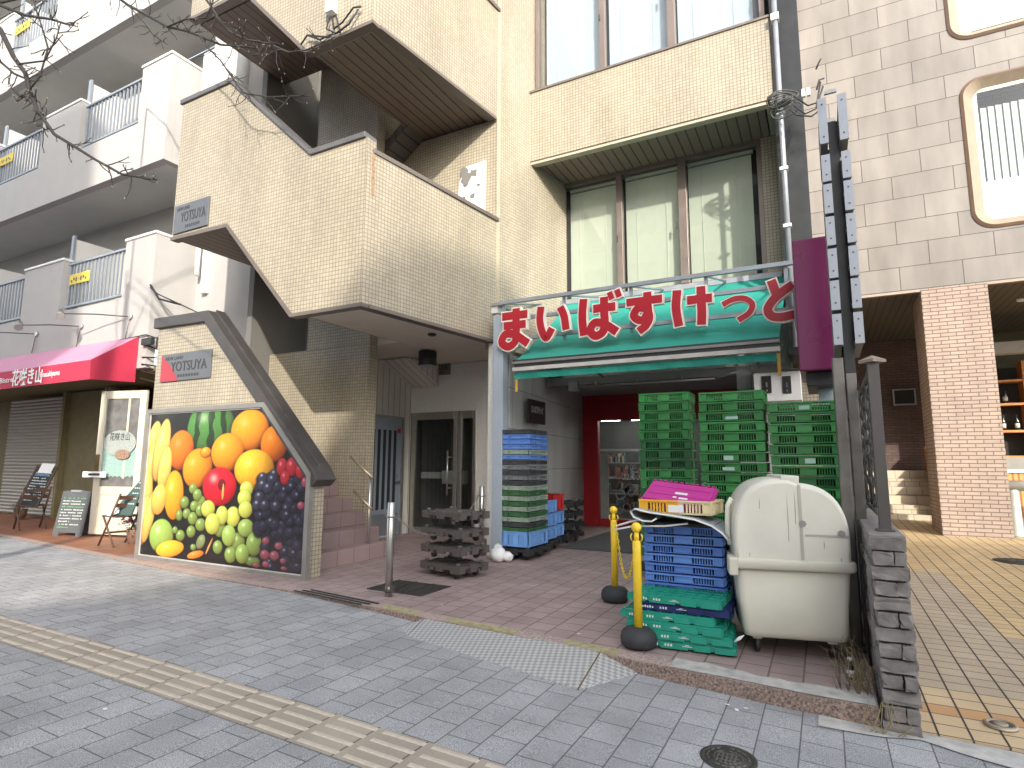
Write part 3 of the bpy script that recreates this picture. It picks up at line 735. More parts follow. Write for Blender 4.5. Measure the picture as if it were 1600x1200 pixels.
b = MB(); b.box((3.0, 16.0, 3.7), (7.5, 16.3, 3.95)); sp(b, 'ceiling_beam', mat('pale_beam', (.4, .38, .34), .7))
b = MB()
for x, y in ((2.0, 15.0), (3.6, 14.6), (3.2, 15.6), (4.5, 14.7)): b.lathe([(.09, 4.55), (.09, 4.52), (.07, 4.5)], (x, y, 0), 14)
sp(b, 'downlight', WHITEP)

# ------------------------------------------------------------------ white balcony building on the left
YL, XE = 6.2, -10.86
white = thing('balcony_building', 'white stucco apartment building with railed balconies and a cafe below', 'building', (-13, 6.2, 0))
def wp(b, n, m, bevel=0, parent=None, **k): return b.build(n, m, parent or white, bevel, **k)
for lv, (zb, zt, zr0, zr1) in enumerate(((3.60, 5.56, 4.42, 5.42), (7.05, 9.25, 8.05, 9.05), (10.67, 12.9, 11.67, 12.7), (14.29, 16.5, 15.29, 16.3))):
    b = MB()
    b.box((-30, YL, zb), (XE, YL+.16, zr0))
    segs = [(-11.84, XE), (-15.8, -14.15), (-19.8, -18.1), (-24, -22)]
    wp(b, 'balcony_band', WHITE)
    for x0, x1 in segs:
        b = MB(); b.box((x0, YL+.001, zr0), (x1, YL+.161, zt)); wp(b, 'parapet', WHITE)
        b = MB(); b.box((x0-.02, YL-.025, zt), (x1+.02, YL+.18, zt+.05)); wp(b, 'parapet_cap', WHITEP, .008)
    b = MB(); b.box((XE-.16, YL+.162, zb), (XE-.001, 7.6, zt-.005)); wp(b, 'parapet', WHITE)
    b = MB(); b.box((XE-.18, YL+.18, zt), (XE+.02, 7.6, zt+.05)); wp(b, 'parapet_cap', WHITEP, .008)
    if lv:
        b = MB(); b.box((-30, YL+.162, zb), (XE-.162, 7.6, zb+.18)); wp(b, 'balcony_slab', WHITEDK)
    for (x0, x1) in ((-14.02, -11.84), (-18.1, -15.8), (-22, -19.8)):
        b = MB(); b.box((x0, YL+.03, zr1), (x1, YL+.10, zr1+.045)); b.box((x0, YL+.035, zr0+.07), (x1, YL+.095, zr0+.11))
        n = 16
        for k in range(n): xx = x0+(x1-x0)*(k+.5)/n; b.box((xx-.014, YL+.05, zr0+.11), (xx+.014, YL+.08, zr1))
        rl = wp(b, 'railing', RAILG)
        if not (lv == 1 and x0 == -14.02):
            b = MB(); xx = x0+.15; zz = zr0+.55; b.box((xx, YL+.015, zz), (xx+.75, YL+.028, zz+.22))
            for k in range(7): b.box((xx+.06+.09*k, YL+.012, zz+.05+.04*(k % 2)), (xx+.11+.09*k, YL+.015, zz+.10+.04*(k % 3 > 0)), 1)
            b.build('notice_plate', [YSIGN, TEXTDK], rl)
    for x in (-14.25, -18.2, -22.2):
        b = MB(); b.box((x, YL+.2, zr0+.2), (x+.04, 7.55, zt+.55)); pz_ = wp(b, 'partition', WHITEDK)
        b = MB(); b.box((x-.03, YL+.16, zr0), (x+.07, YL+.2, zt+.62)); b.build('partition_edge', RAILG, pz_)
    if lv < 3:
        z0 = zb+.2 if lv else 3.8
        b = MB(); b.box((-30, 7.6, z0), (XE, 7.75, z0+3.4)); wp(b, 'rear_wall', WHITE)
        for x0, x1 in ((-12.6, -11.1), (-13.9, -12.9), (-16.6, -15.1), (-20.5, -19.1)):
            fr = MB(); za, zb2 = z0+.9, z0+2.45
            for (c, e, g, h) in ((x0, x0+.07, za, zb2), (x1-.07, x1, za, zb2), (x0+.07, x1-.07, za, za+.06), (x0+.07, x1-.07, zb2-.07, zb2), ((x0+x1)/2-.04, (x0+x1)/2+.04, za+.06, zb2-.07)): fr.box((c, 7.52, g), (e, 7.599, h))
            f = wp(fr, 'window', GREYMET)
            b = MB(); b.box((x0+.07, 7.57, za+.06), (x1-.07, 7.58, zb2-.07)); b.build('pane', mat('dark_window', (.06, .065, .07), .1, var=.1), f)
b = MB(); b.box((-13.6, 6.8, 8.2), (-12.6, 7.4, 9.45)); wp(b, 'balcony_cupboard', WHITE, .01)
b = MB(); b.box((-17.3, 6.8, 4.5), (-16.7, 7.3, 5.7)); wp(b, 'outdoor_unit', GREYMET, .02)
# side downpipe bay
b = MB(); b.box((XE, 7.05, 3.4), (XE+2.4, 7.3, 12)); wp(b, 'side_wall', WHITE)
b = MB(); b.box((XE+.28, 6.95, 4.55), (XE+.42, 7.05, 6.3)); wp(b, 'rain_duct', WHITEP, .01)
b = MB(); b.box((XE+.2, 6.7, 8.4), (XE+.9, 7.0, 9.5)); wp(b, 'rain_duct', WHITEP, .01)
b = MB(); b.tube([(XE+1.25, 6.85, 8.3), (XE+1.25, 6.85, 12)], .12, 12); wp(b, 'downpipe', WHITEP)
b = MB(); b.tube([(XE+.22, 6.9, 4.9), (XE+.22, 6.9, 6.0)], .05, 10); wp(b, 'downpipe', WHITEP)
b = MB()
for k in range(5):
    p0 = Vector((XE+.02, YL-.02, 3.32-.13*k)); b.tube([p0+Vector((-.1, -.0, .12*(k == 0))), p0+Vector((.2, .1, -.02*k)), p0+Vector((.6, .3, .02)), p0+Vector((1.4, .4, .05))], .014, 5)
b.tube([(-14, YL-.02, 3.52), (XE, YL-.03, 3.6), (XE+.3, YL+.1, 3.5)], .012, 5); b.box((XE-.05, YL-.08, 3.40), (XE+.25, YL-.01, 3.52))
b.tube([(XE-.02, YL-.02, 4.55), (XE+.25, YL, 4.25), (XE+.6, YL+.2, 4.15)], .02, 5); b.tube([(XE-.02, YL-.02, 4.5), (XE+.2, YL, 4.35), (XE+1.6, YL+.4, 3.7)], .012, 5)
wp(b, 'cable', BLACK)
# cafe front below
b = MB(); b.box((-30, YL+.001, 3.0), (XE, YL+.16, 3.60)); wp(b, 'fascia', WHITE)
b = MB(); b.box((-30, YL+.16, 2.95), (XE, 8.2, 3.05)); b.box((-30, 7.9, 0), (-8.4, 8.1, 3.0)); wp(b, 'cafe_shell', OLIVE)
b = MB(); x0, x1 = -18.5, at(92, 750, Y=7.3).x
n = 34
for k in range(n): z = .02+k*.083; b.prism([(x0, 7.3, z), (x0, 7.275, z+.04), (x0, 7.3, z+.075), (x0, 7.32, z+.04)], (x1-x0, 0, 0))
wp(b, 'roller_shutter', SHUT)
b = MB(); b.box((x1, 7.2, 0), (x1+.12, 7.4, 2.9)); b.box((x1+.12, 7.32, 0), (-13.2, 7.4, 2.9)); wp(b, 'olive_pier', OLIVE)
b = MB(); b.box((-13.6, 7.15, .1), (-12.9, 7.22, 2.8)); b.box((-13.85, 7.1, 0), (-13.78, 7.3, 2.9)); b.box((-13.72, 7.1, 0), (-13.65, 7.3, 2.9)); b.box((-12.95, 7.16, .02), (-11.8, 7.23, .8)); wp(b, 'cafe_window_frame', mat('cafe_taupe', (.30, .24, .17), .6))
b = MB(); b.box((-13.45, 7.13, .9), (-13.05, 7.15, 2.6)); wp(b, 'pane', mat('cafe_dark_glass', (.05, .045, .04), .1))
aw = MB()
wl, wr = -22.0, -11.115
aw.face([(wl, 5.43, 3.04), (wr, 5.43, 3.04), (wr, 6.19, 3.60), (wl, 6.19, 3.60)], 1)
aw.face([(wl, 5.43, 3.04), (wr, 5.43, 3.04), (wr, 5.44, 2.70), (wl, 5.44, 2.70)], 0)
aw.face([(wr, 5.43, 3.04), (wr, 6.19, 3.60), (wr, 6.19, 2.74), (wr, 5.44, 2.70)], 0)
awn = thing('red_awning', 'crimson fabric awning with white Japanese lettering over the cafe front', 'awning', (-14, 6.2, 3.3))
aw.build('cloth', [REDAWN, PINKAWN], awn, recalc=False)
p = at(42, 588, Y=5.425); text('花咲き山', 'lettering', WHITEP, .34, (p.x, 5.425, 2.86), XD, ZD, awn, .002, .006, width=1.15)
text('Hanasakiyama', 'lettering', WHITEP, .15, (at(76, 587, Y=5.425).x, 5.425, 2.88), XD, ZD, awn, .002, .0, width=.75)
text('Bistro', 'lettering', WHITEP, .15, (at(10, 594, Y=5.425).x, 5.425, 2.86), XD, ZD, awn, .002, .0, width=.55)
# unseen blocks opposite, added and outlined to cast shade on the street
def block(name, label, poly, y, depth, m, wins):
    t = thing(name, label, 'building', (poly[0][0], y, 0)); b = MB(); b.prism(XZ(poly, y), (0, -depth, 0)); b.build('wall', m, t)
    for (x0, x1, z0, z1) in wins:
        b = MB(); b.box((x0, y, z0), (x1, y+.06, z1)); b.build('window', mat('far_window', (.08, .09, .1), .15), t)
WOP = mat('far_beige', (.40, .37, .33), .8)
block('apartment_shade_block', 'tall unseen beige block added across the road to shade the left building', [(-26, -.3), (1.1, -.3), (1.1, 19), (-26, 19)], -12, 4, WOP, [(-24+3*i, -22.4+3*i, 1+3.2*k, 2.6+3.2*k) for i in range(8) for k in range(5)])
block('low_shade_block', 'low unseen beige block added across the road to shade the pavement', [(4.75, -.3), (8.3, -.3), (8.3, 8.75), (6.7, 8.75), (4.75, 7.5)], -12, 2, WOP, [(5.1, 6.1, 1+3*k, 2.5+3*k) for k in range(2)])
block('gabled_shade_block', 'unseen beige block added across the road, stepped to shade the grocery shop', [(8.35, -.3), (34, -.3), (34, 12.9), (18.2, 12.9), (18.2, 14.35), (12.4, 14.35), (11.3, 14.75), (9.2, 12.2), (8.35, 9.2)], -12, 2, WOP, [(9+3*i, 10.6+3*i, 1+3.2*k, 2.6+3.2*k) for i in range(7) for k in range(3)])
# ------------------------------------------------------------------ shop awning and its big sign
YA = 7.0
a0, a1 = at(803, 573, Y=YA), at(1217, 534, Y=YA)
za = (a0.z+a1.z)/2
awn2 = thing('green_awning', 'teal fabric awning with a white front bar over the grocery entrance', 'awning', (-2, 8, 3))
b = MB(); n = 10
xl, xr = a0.x, a1.x
for k in range(n):
    t0, t1 = k/n, (k+1)/n
    f = lambda t: (YA+.03+(9.22-YA)*t, za+.06+(4.02-za)*t-.05*math.sin(math.pi*t))
    (y0, z0), (y1, z1) = f(t0), f(t1)
    q = lambda x, t: x-.12*t if x == xl else x+.03*t
    b.face([(q(xl, t0), y0, z0), (q(xr, t0), y0, z0), (q(xr, t1), y1, z1), (q(xl, t1), y1, z1)], 0, True)
b.build('cloth', TEAL, awn2, recalc=False)
b = MB(); b.box((xl-.01, YA-.02, za+.045), (xr+.01, YA+.06, za+.07), 1); b.box((xl-.01, YA-.03, za+.012), (xr+.01, YA+.06, za+.045)); b.box((xl+.01, YA-.01, za-.035), (xr-.01, YA+.04, za+.012), 1); b.box((xl-.01, YA-.03, za-.085), (xr+.01, YA+.05, za-.035), 2); b.build('front_bar', [mat('awning_bar_grey', (.22, .22, .21), .5, .3, var=.15), BLACK, mat('awning_bar_white', (.46, .45, .42), .5, var=.2, scale=4)], awn2)
b = MB(); n = 40
for k in range(n):
    x0, x1 = xl+(xr-xl)*k/n, xl+(xr-xl)*(k+1)/n
    g = lambda x: YA+.012+.012*math.sin(x*14)
    b.face([(x0, YA+.02, za-.10), (x1, YA+.02, za-.10), (x1, g(x1), za-.19), (x0, g(x0), za-.19)])
b.build('valance', DTEAL, awn2)
for x in (xl+.01, xr-.03):
    b = MB(); b.box((x, YA+.02, za-.36), (x+.035, YA+.035, za-.1)); b.build('strap', ORANGEST, awn2)
for x in (xl+.5, xr-.4):
    b = MB(); b.tube([(x, YA+.1, za+.0), (x, 8.2, za+.25), (x, 9.2, za+.1)], .025, 6); b.build('folding_arm', GREYMET, awn2)
b = MB(); b.box((-3.95, 9.15, 4.02), (-.4, 9.29, 4.10)); b.build('head_box', ALU, awn2)
YT = 7.2
def catmull(P, n=6):
    P = [Vector(p) for p in P]
    if len(P) == 2: return P
    Q = [P[0]*2-P[1]]+P+[P[-1]*2-P[-2]]; out = []
    for i in range(1, len(Q)-2):
        a, b_, c, d = Q[i-1:i+3]
        for k in range(n):
            t = k/n; out.append(.5*((2*b_)+(c-a)*t+(2*a-5*b_+4*c-d)*t*t+(3*b_-a-3*c+d)*t**3))
    return out+[P[-1]]
STROKES = {
 'ま': [[(.04, .82), (.96, .82)], [(.10, .54), (.90, .54)], [(.56, 1.0), (.56, .6), (.57, .34), (.52, .06), (.26, -.06), (.02, .08), (.16, .30), (.52, .26), (1.0, -.02)]],
 'い': [[(.10, .98), (.06, .60), (.14, .22), (.28, .02), (.46, .28)], [(.74, .90), (.86, .62), (.92, .22)]],
 'ば': [[(.08, 1.0), (.04, .5), (.08, .0)], [(.38, .70), (.98, .70)], [(.68, .98), (.68, .55), (.69, .32), (.64, .04), (.42, -.06), (.28, .10), (.40, .30), (.68, .24), (1.02, .0)], [(.84, 1.10), (.90, .92)], [(1.05, 1.14), (1.11, .96)]],
 'す': [[(.0, .80), (1.0, .80)], [(.60, 1.02), (.60, .7), (.60, .44), (.42, .24), (.20, .38), (.32, .60), (.56, .54), (.64, .30), (.54, .08), (.34, -.06)]],
 'け': [[(.10, .98), (.06, .5), (.12, .02)], [(.38, .68), (1.0, .68)], [(.74, 1.0), (.74, .6), (.74, .30), (.72, .0)]],
 'っ': [[(.0, .74), (.36, .90), (.72, .88), (.96, .62), (.86, .28), (.50, .02)]],
 'と': [[(.26, 1.02), (.40, .62)], [(.92, .84), (.62, .70), (.30, .50), (.10, .26), (.20, .06), (.50, .0), (.96, .04)]],
}
sg = thing('shop_sign', 'red hiragana letters on a steel rail frame above the teal awning', 'sign', (-2, YT, 3))
r0, r1 = at(795, 548, Y=YT+.12), at(1240, 478, Y=YT+.12)
lets = [('ま', 806, 511, 50, 66), ('い', 866, 503, 58, 62), ('ば', 936, 494, 66, 68), ('す', 1008, 487, 66, 66), ('け', 1083, 480, 72, 70), ('っ', 1154, 483, 58, 46), ('と', 1219, 468, 60, 70)]
for dz in (-.13, .16, .42):
    pts = [at(790+k*75, 512-k*6.9, Y=YT+.1)+Vector((0, 0, dz)) for k in range(7)]
    zc = sum(p.z for p in pts)/7
    b = MB(); b.box((-4.1, YT+.08, zc-.025), (.06, YT+.13, zc+.025)); b.build('rail', ALU, sg)
for x in (-4.05, -3.1, -2.15, -1.2, -.3):
    b = MB(); b.box((x, YT+.13, zc-.62), (x+.04, YT+.17, zc+.03)); b.tube([(x+.02, YT+.15, zc), (x+.02, 9.2, zc+.45)], .018, 6); b.build('bracket', ALU, sg)
for ch, px, py, pw, ph in lets:
    c = at(px, py, Y=YT); u = at(px+pw/2, py, Y=YT).x-at(px-pw/2, py, Y=YT).x; v = at(px, py-ph/2, Y=YT).z-at(px, py+ph/2, Y=YT).z
    def letter(width, dep, y, nm, m, par):
        b = MB()
        for k, st in enumerate(STROKES[ch]):
            st = [(p[0]*.82+.09, p[1]*.82+.09) for p in st]
            P = [Vector((c.x+(p[0]-.5)*u, c.z+(p[1]-.5)*v)) for p in catmull(st)]
            L_, R_ = [], []
            for q in range(len(P)):
                d = (P[min(q+1, len(P)-1)]-P[max(q-1, 0)]).normalized(); nn = Vector((-d.y, d.x))*width*v*.5*(.68 if len(st) == 2 and ch == 'ば' and k > 2 else 1)
                e = d*(width-.16)*v*.5*(-1 if q == 0 else 1 if q == len(P)-1 else 0)
                L_.append(P[q]+nn+e); R_.append(P[q]-nn+e)
            for q in range(len(P)-1):
                yy = y-.0012*k-.00012*q
                b.prism([(L_[q].x, yy, L_[q].y), (L_[q+1].x, yy, L_[q+1].y), (R_[q+1].x, yy, R_[q+1].y), (R_[q].x, yy, R_[q].y)], (0, dep, 0))
        return b.build(nm, m, par)
    l = letter(.245, .07, YT-.035, 'letter', CREAMEDGE, sg)
    letter(.185, .006, YT-.042, 'letter_face', REDL, l)

# posts of the shop front
t = thing('steel_post', 'blue grey square steel post carrying the left end of the shop sign', 'post', (-4.07, 7.30, 0), 'posts of the shop front')
b = MB(); b.box((-4.15, 7.24, .01), (-3.99, 7.40, 3.42)); b.build('shaft', BLUEST, t, .006)
b = MB(); b.box((-4.2, 7.2, .0), (-3.9, 7.46, .012)); b.build('base_plate', STEEL, t)
px_ = at(1294, 620, Y=6.75)
t = thing('steel_post', 'blue grey square steel post below the purple blade sign', 'post', (px_.x, 6.75, 0), 'posts of the shop front')
b = MB(); b.box((px_.x-.085, 6.67, .01), (px_.x+.085, 6.83, 3.4)); b.build('shaft', BLUEST, t, .006)
b = MB(); b.box((px_.x-.14, 6.6, 0), (px_.x+.14, 6.9, .012)); b.build('base_plate', STEEL, t)
# purple blade sign
t = thing('blade_sign', 'tall purple box sign with a blank street edge on the grey post', 'sign', (0, 6.6, 3))
pz0, pz1 = at(1275, 578, Y=6.3).z, at(1270, 371, Y=6.3).z
b = MB(); b.box((-.172, 6.3, pz0), (.165, 7.3, pz1)); b.build('sign_box', PURP, t, .012)
b = MB(); b.box((-.12, 6.42, pz0-.14), (.14, 7.2, pz0)); b.build('lamp_tray', BLACK, t, .01)
b = MB(); b.box((-.20, 6.7, pz0+.55), (-.172, 7.0, pz0+.95)); b.build('junction_box', ALU, t)
# meter cabinet
c0, c1 = at(1177, 583, Y=8.9), at(1253, 625, Y=8.9)
t = thing('meter_cabinet', 'white electric meter cabinet with two black windows above the green crates', 'cabinet', (c0.x, 9.1, c1.z))
b = MB(); b.box((c0.x, 8.9, c1.z), (c1.x, 9.245, c0.z)); b.box((c0.x-.02, 8.87, c0.z), (c1.x+.02, 9.245, c0.z+.03), 1); b.build('housing', [WHITEP, BROWN], t, .006)
for xa, xb_ in ((1190, 1206), (1222, 1237)):
    p, q = at(xa, 588, Y=8.9), at(xb_, 614, Y=8.9)
    b = MB(); b.box((p.x, 8.885, q.z), (q.x, 8.9, p.z)); b.box((p.x+.05, 8.875, p.z-.16), (q.x-.05, 8.885, p.z-.09), 1); b.box((p.x+.05, 8.88, q.z+.02), (q.x-.05, 8.885, q.z+.05), 1); b.build('meter_window', [BLACK, GREYMET], t)

# tenant sign rack: two rows of plates on a steel stand
t = thing('sign_rack', 'tall steel rack of silver tenant plates seen edge on, beside the purple sign', 'sign', (.2, 5.2, 0))
YR = 5.0
ys_ = [(145, 216), (236, 277), (283, 328), (335, 379), (386, 431), (437, 482), (490, 537)]
for xa, xb_ in ((.115, .165), (.255, .305)):
    for ya, yb in ys_:
        z1, z0 = at(1320, ya, Y=YR).z, at(1320, yb, Y=YR).z
        b = MB(); b.box((xa, YR+.02, z0), (xb_, YR+.72, z1)); pl = b.build('sign_plate', mat('plate_grey', (.17, .17, .165), .5, .3), t)
        b = MB(); b.box((xa-.006, YR, z0-.004), (xb_+.006, YR+.024, z1+.004))
        for zz in (z0+.05, z1-.05): b.lathe([(.007, -.003), (.007, .002)], ((xa+xb_)/2, YR, zz), 8, 1, axis='Y')
        b.build('end_cap', [ALU, DKMETAL], pl)
z1, z0 = at(1320, 146, Y=YR).z, at(1320, 560, Y=YR).z
for yy in (5.12, 5.58):
    b = MB(); b.box((.175, yy, z0-.1), (.245, yy+.07, z1-.15)); b.build('upright', BLACK, t)
    for k in range(8):
        z = z0+.12+k*.3; b = MB(); b.box((.165, yy+.01, z), (.255, yy+.03, z+.03)); b.build('rung', GREYMET, t)
b = MB(); b.box((.175, 5.10, .0), (.245, 5.17, z0-.1)); b.build('leg', DSTEEL, t, .004)
b = MB(); b.box((.085, 5.06, .0), (.165, 5.15, z0+.02)); b.build('leg', DSTEEL, t, .01)
b = MB(); b.box((.06, 5.0, 0), (.27, 5.2, .012)); b.build('base_plate', DSTEEL, t)

# low wall of split blocks with an iron fence
t = thing('block_wall', 'low wall of rough grey split blocks between the shop and the plaza', 'wall', (.28, 5, -.15))
b = MB(); z = -.16; k = 0
WX0, WX1, WY0 = .205, .365, 3.985
while z < .86:
    h = .082
    y = WY0; i = 0
    while y < 9:
        L = .39
        y1 = min(9, y+L-.01)
        j = [random.uniform(0, .016) for _ in range(8)]
        if y == WY0 and k % 2:
            for (xa, xb_) in ((WX0, WX0+.095), (WX0+.105, WX1)):
                b.box((xa, y-random.uniform(0, .02), z), (xb_+random.uniform(0, .012), y1, z+h-.01))
        else: b.box((WX0-j[0], y-j[1]*(y == WY0), z+j[2]*.15), (WX1+j[3], y1, z+h-.01))
        y += L if not (k % 2 and y == WY0) else L*.5; i += 1
        if i > 40: break
    z += h; k += 1
bmesh.ops.subdivide_edges(b.bm, edges=[e for e in b.bm.edges if e.calc_length() > .06 and abs((e.verts[0].co-e.verts[1].co).y) < .05], cuts=2)
for v in b.bm.verts:
    if v.co.y < 5.5: v.co += Vector((random.uniform(-.004, .004), random.uniform(-.010, .004), random.uniform(-.003, .003)))
wb_ = b.build('block', ROCK, t, .004)
b = MB(); b.box((WX0+.012, WY0+.02, -.18), (WX1-.012, 8.98, .84)); b.build('mortar_core', mat('dark_mortar', (.055, .05, .05), .9), t)
b = MB(); b.box((WX0-.01, WY0+.01, .86), (WX1+.008, 9, .905)); b.build('capping', mat('grey_cap_block', (.20, .18, .175), .85, var=.2, scale=12, bump=.5), t, .006)
fn = thing('iron_fence', 'black iron fence with twisted bars on top of the low block wall', 'fence', (.28, 4.3, .9))
FZ0 = .905; pt = at(1378, 566, Y=4.25); FZ1 = pt.z
for yy in (4.22, 6.4, 8.6):
    b = MB(); b.box((.262, yy, FZ0), (.326, yy+.06, FZ1)); b.box((.245, yy-.015, FZ0), (.343, yy+.075, FZ0+.012)); b.build('post', DKMETAL, fn, .004)
    b = MB(); b.lathe([(.075, FZ1), (.075, FZ1+.018), (.01, FZ1+.045)], (.294, yy+.03, 0), 4, 0, False); b.build('post_cap', mat('rusty_cap', (.25, .2, .15), .7), fn)
b = MB(); b.box((.275, 4.28, FZ1-.06), (.313, 8.6, FZ1-.02)); b.build('top_rail', DKMETAL, fn)
b = MB(); b.box((.275, 4.28, FZ0+.07), (.313, 8.6, FZ0+.10)); b.build('bottom_rail', DKMETAL, fn)
for k in range(12):
    yy = 4.55+k*.34
    if 6.35 < yy < 6.5: continue
    b = MB(); n = 26; zA, zB = FZ0+.1, FZ1-.06
    if k % 2: 
        for ph in (0, math.pi):
            b.tube([(.294+.011*math.cos(ph+q*.9), yy+.011*math.sin(ph+q*.9), zA+(zB-zA)*q/n) for q in range(n+1)], .009, 5)
    else:
        b.tube([(.294, yy, zA), (.294, yy, zB)], .012, 6)
        for q in (.2, .42, .55, .68, .85): b.sphere((.294, yy, zA+(zB-zA)*q), .024, 0, 8, (1, 1, 1.6))
    b.build('bar', mat('worn_iron', (.10, .095, .09), .45, .6, var=.4, scale=20), fn)

# ------------------------------------------------------------------ bin
bn = thing('wheeled_bin', 'large cream plastic waste bin with a rounded hood and casters', 'bin', (-.315, 4.93, -.012), None, rad(13))
def rr(w, d, r, z, y0=0, n=4): return [(x, y+y0, z) for x, y in rrect(-w/2, w/2, -d/2, d/2, r, n)]
def loft(b, secs, mi=0, smooth=True, caps=True):
    R_ = [[b.bm.verts.new(p) for p in s_] for s_ in secs]
    for p, q in zip(R_, R_[1:]):
        n = len(p)
        for k in range(n):
            f = b.bm.faces.new((p[k], p[(k+1) % n], q[(k+1) % n], q[k])); f.material_index = mi; f.smooth = smooth
    if caps: b.bm.faces.new(R_[0][::-1]).material_index = mi; b.bm.faces.new(R_[-1]).material_index = mi
b = MB(); loft(b, [rr(.60, .54, .05, .115), rr(.655, .59, .05, .125), rr(.67, .60, .05, .16), rr(.735, .66, .05, .60)]); b.build('body', BIN, bn, world=False)
b = MB(); loft(b, [rr(.78, .70, .05, .585), rr(.80, .72, .05, .60), rr(.80, .72, .05, .645), rr(.79, .71, .05, .655)]); b.build('rim', BIN, bn, .004, world=False)
def hood(w, h, z0, sh=0, n=14):
    P = [(w/2, z0)]
    for k in range(n+1):
        a = math.pi*k/n; e = 2/2.7
        P.append((w/2*math.copysign(abs(math.cos(a))**e, math.cos(a)), z0+.10+(h-.10)*abs(math.sin(a))**e))
    P.append((-w/2, z0)); return P
b = MB(); secs = []
for (y, s_) in ((-.335, .93), (-.33, .965), (-.315, .99), (-.29, 1), (.29, 1), (.33, .97)):
    secs.append([(x*s_, y, .655+(z-.655)*s_*(1 if x < .06 else .945)) for x, z in hood(.75, .56, .655, n=28)])
loft(b, secs); b.build('hood', BINLID, bn, world=False)
b = MB(); secs = []
for (x0) in (.0,):
    top = [p for p in hood(.775, .575, .655) if -.12 < p[0] < .10]
P2 = [(x, z) for x, z in hood(.78, .578, .655, n=60) if -.07 < x < .075 and z > 1.0]
b.prism([(x, -.325, z) for x, z in P2]+[(-.06, -.325, 1.15), (.07, -.325, 1.15)][::1], (0, .63, 0)); b.build('hinge_ridge', BINLID, bn, .008, world=False)
b = MB(); b.box((.055, -.339, .66), (.075, -.330, 1.17)); b.box((.09, -.340, .82), (.36, -.33, .835)); b.build('seam', mat('bin_seam', (.44, .42, .35), .6), bn, world=False)
for x, z in ((.075, .905), (.315, .845)):
    b = MB(); b.lathe([(.022, -.35), (.024, -.335), (.014, -.325)], (x, 0, z), 10, 0, True, 'Y'); b.build('bolt', GREYMET, bn, world=False)
b = MB(); b.tube([(-.385, -.12, .72), (-.40, -.12, .82), (-.392, -.12, 1.0), (-.36, -.12, 1.06)], .018, 8); b.build('handle', BINLID, bn, world=False)
b = MB(); b.box((-.42, -.38, .54), (-.36, -.2, .66)); b.build('latch', BIN, bn, .01, world=False)
for x in (-.24, .24):
    for y in (-.22, .22):
        b = MB(); b.lathe([(.05, -.015), (.055, -.01), (.055, .01), (.05, .015)], (x, y+.02, .057), 14, 0, True, 'X'); wv = b.build('caster', BLACK, bn, world=False)
        b = MB(); b.box((x-.03, y-.02, .095), (x+.03, y+.05, .125)); b.build('caster_mount', BIN, bn, world=False)

b = MB()
for x, z0, z1 in ((-.02, .78, 1.12), (.03, .9, 1.14), (-.2, 1.0, 1.08), (.2, .74, .80), (-.28, .67, .70), (.30, .66, .69)):
    b.prism([(x, -.3365, z0), (x+.004, -.3365, z0), (x+.007, -.3365, (z0+z1)/2), (x+.003, -.3365, z1)], (0, .001, 0))
b.build('grime_streak', mat('bin_grime', (.30, .28, .22), .8), bn, world=False)
# ------------------------------------------------------------------ crates
def crate_mesh(w, d, h, nslot=6, sw=.018, rim=.012, flip=False):
    b = MB(); th = .014; x0, y0 = -w/2, -d/2
    b.box((x0+.01, y0+.01, .004), (-x0-.01, -y0-.01, .012))
    def side(L, place, solid=False):
        top, bot = h*.24, h*.17
        def pc(u0, u1, z0, z1, o0=0, o1=th): place(u0, u1, o0, o1, z0, z1)
        pc(-L/2, L/2, h-top, h-.008, 0); pc(-L/2-rim*0, L/2, h-.016, h-.003, -rim); pc(-L/2+.004, L/2-.004, .006, bot, .006)
        pc(-L/2, -L/2+.07, bot, h-top); pc(L/2-.07, L/2, bot, h-top)
        pc(-L/2+.0, -L/2+.012, .01, h-.012, -rim*.7); pc(L/2-.012, L/2, .01, h-.012, -rim*.7); pc(-L/2+.06, -L/2+.07, .01, h-.012, -rim*.7); pc(L/2-.07, L/2-.06, .01, h-.012, -rim*.7)
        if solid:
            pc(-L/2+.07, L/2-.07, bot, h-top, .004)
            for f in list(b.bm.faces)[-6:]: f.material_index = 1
            return
        pc(-L*.12, L*.12, bot, h-top)
        span = (L/2-.07-L*.12)
        for s_ in (-1, 1):
            for k in range(nslot):
                c = s_*(L*.12+span*(k+1)/(nslot+1)); pc(c-sw*.22, c+sw*.22, bot, h-top, .003)
    side(w, lambda u0, u1, o0, o1, z0, z1: b.box((u0, y0+o0, z0), (u1, y0+o1, z1)))
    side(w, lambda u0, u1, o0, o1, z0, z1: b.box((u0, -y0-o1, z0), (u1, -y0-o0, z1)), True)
    side(d-.03, lambda u0, u1, o0, o1, z0, z1: b.box((x0+o0, u0, z0), (x0+o1, u1, z1)))
    side(d-.03, lambda u0, u1, o0, o1, z0, z1: b.box((-x0-o1, u0, z0), (-x0-o0, u1, z1)))
    return b
CRATES = {}
CRATE_SHADE = mat('crate_back_shade', (.012, .03, .016), .7)  # near-black back panels: shade inside the crates put into the colour
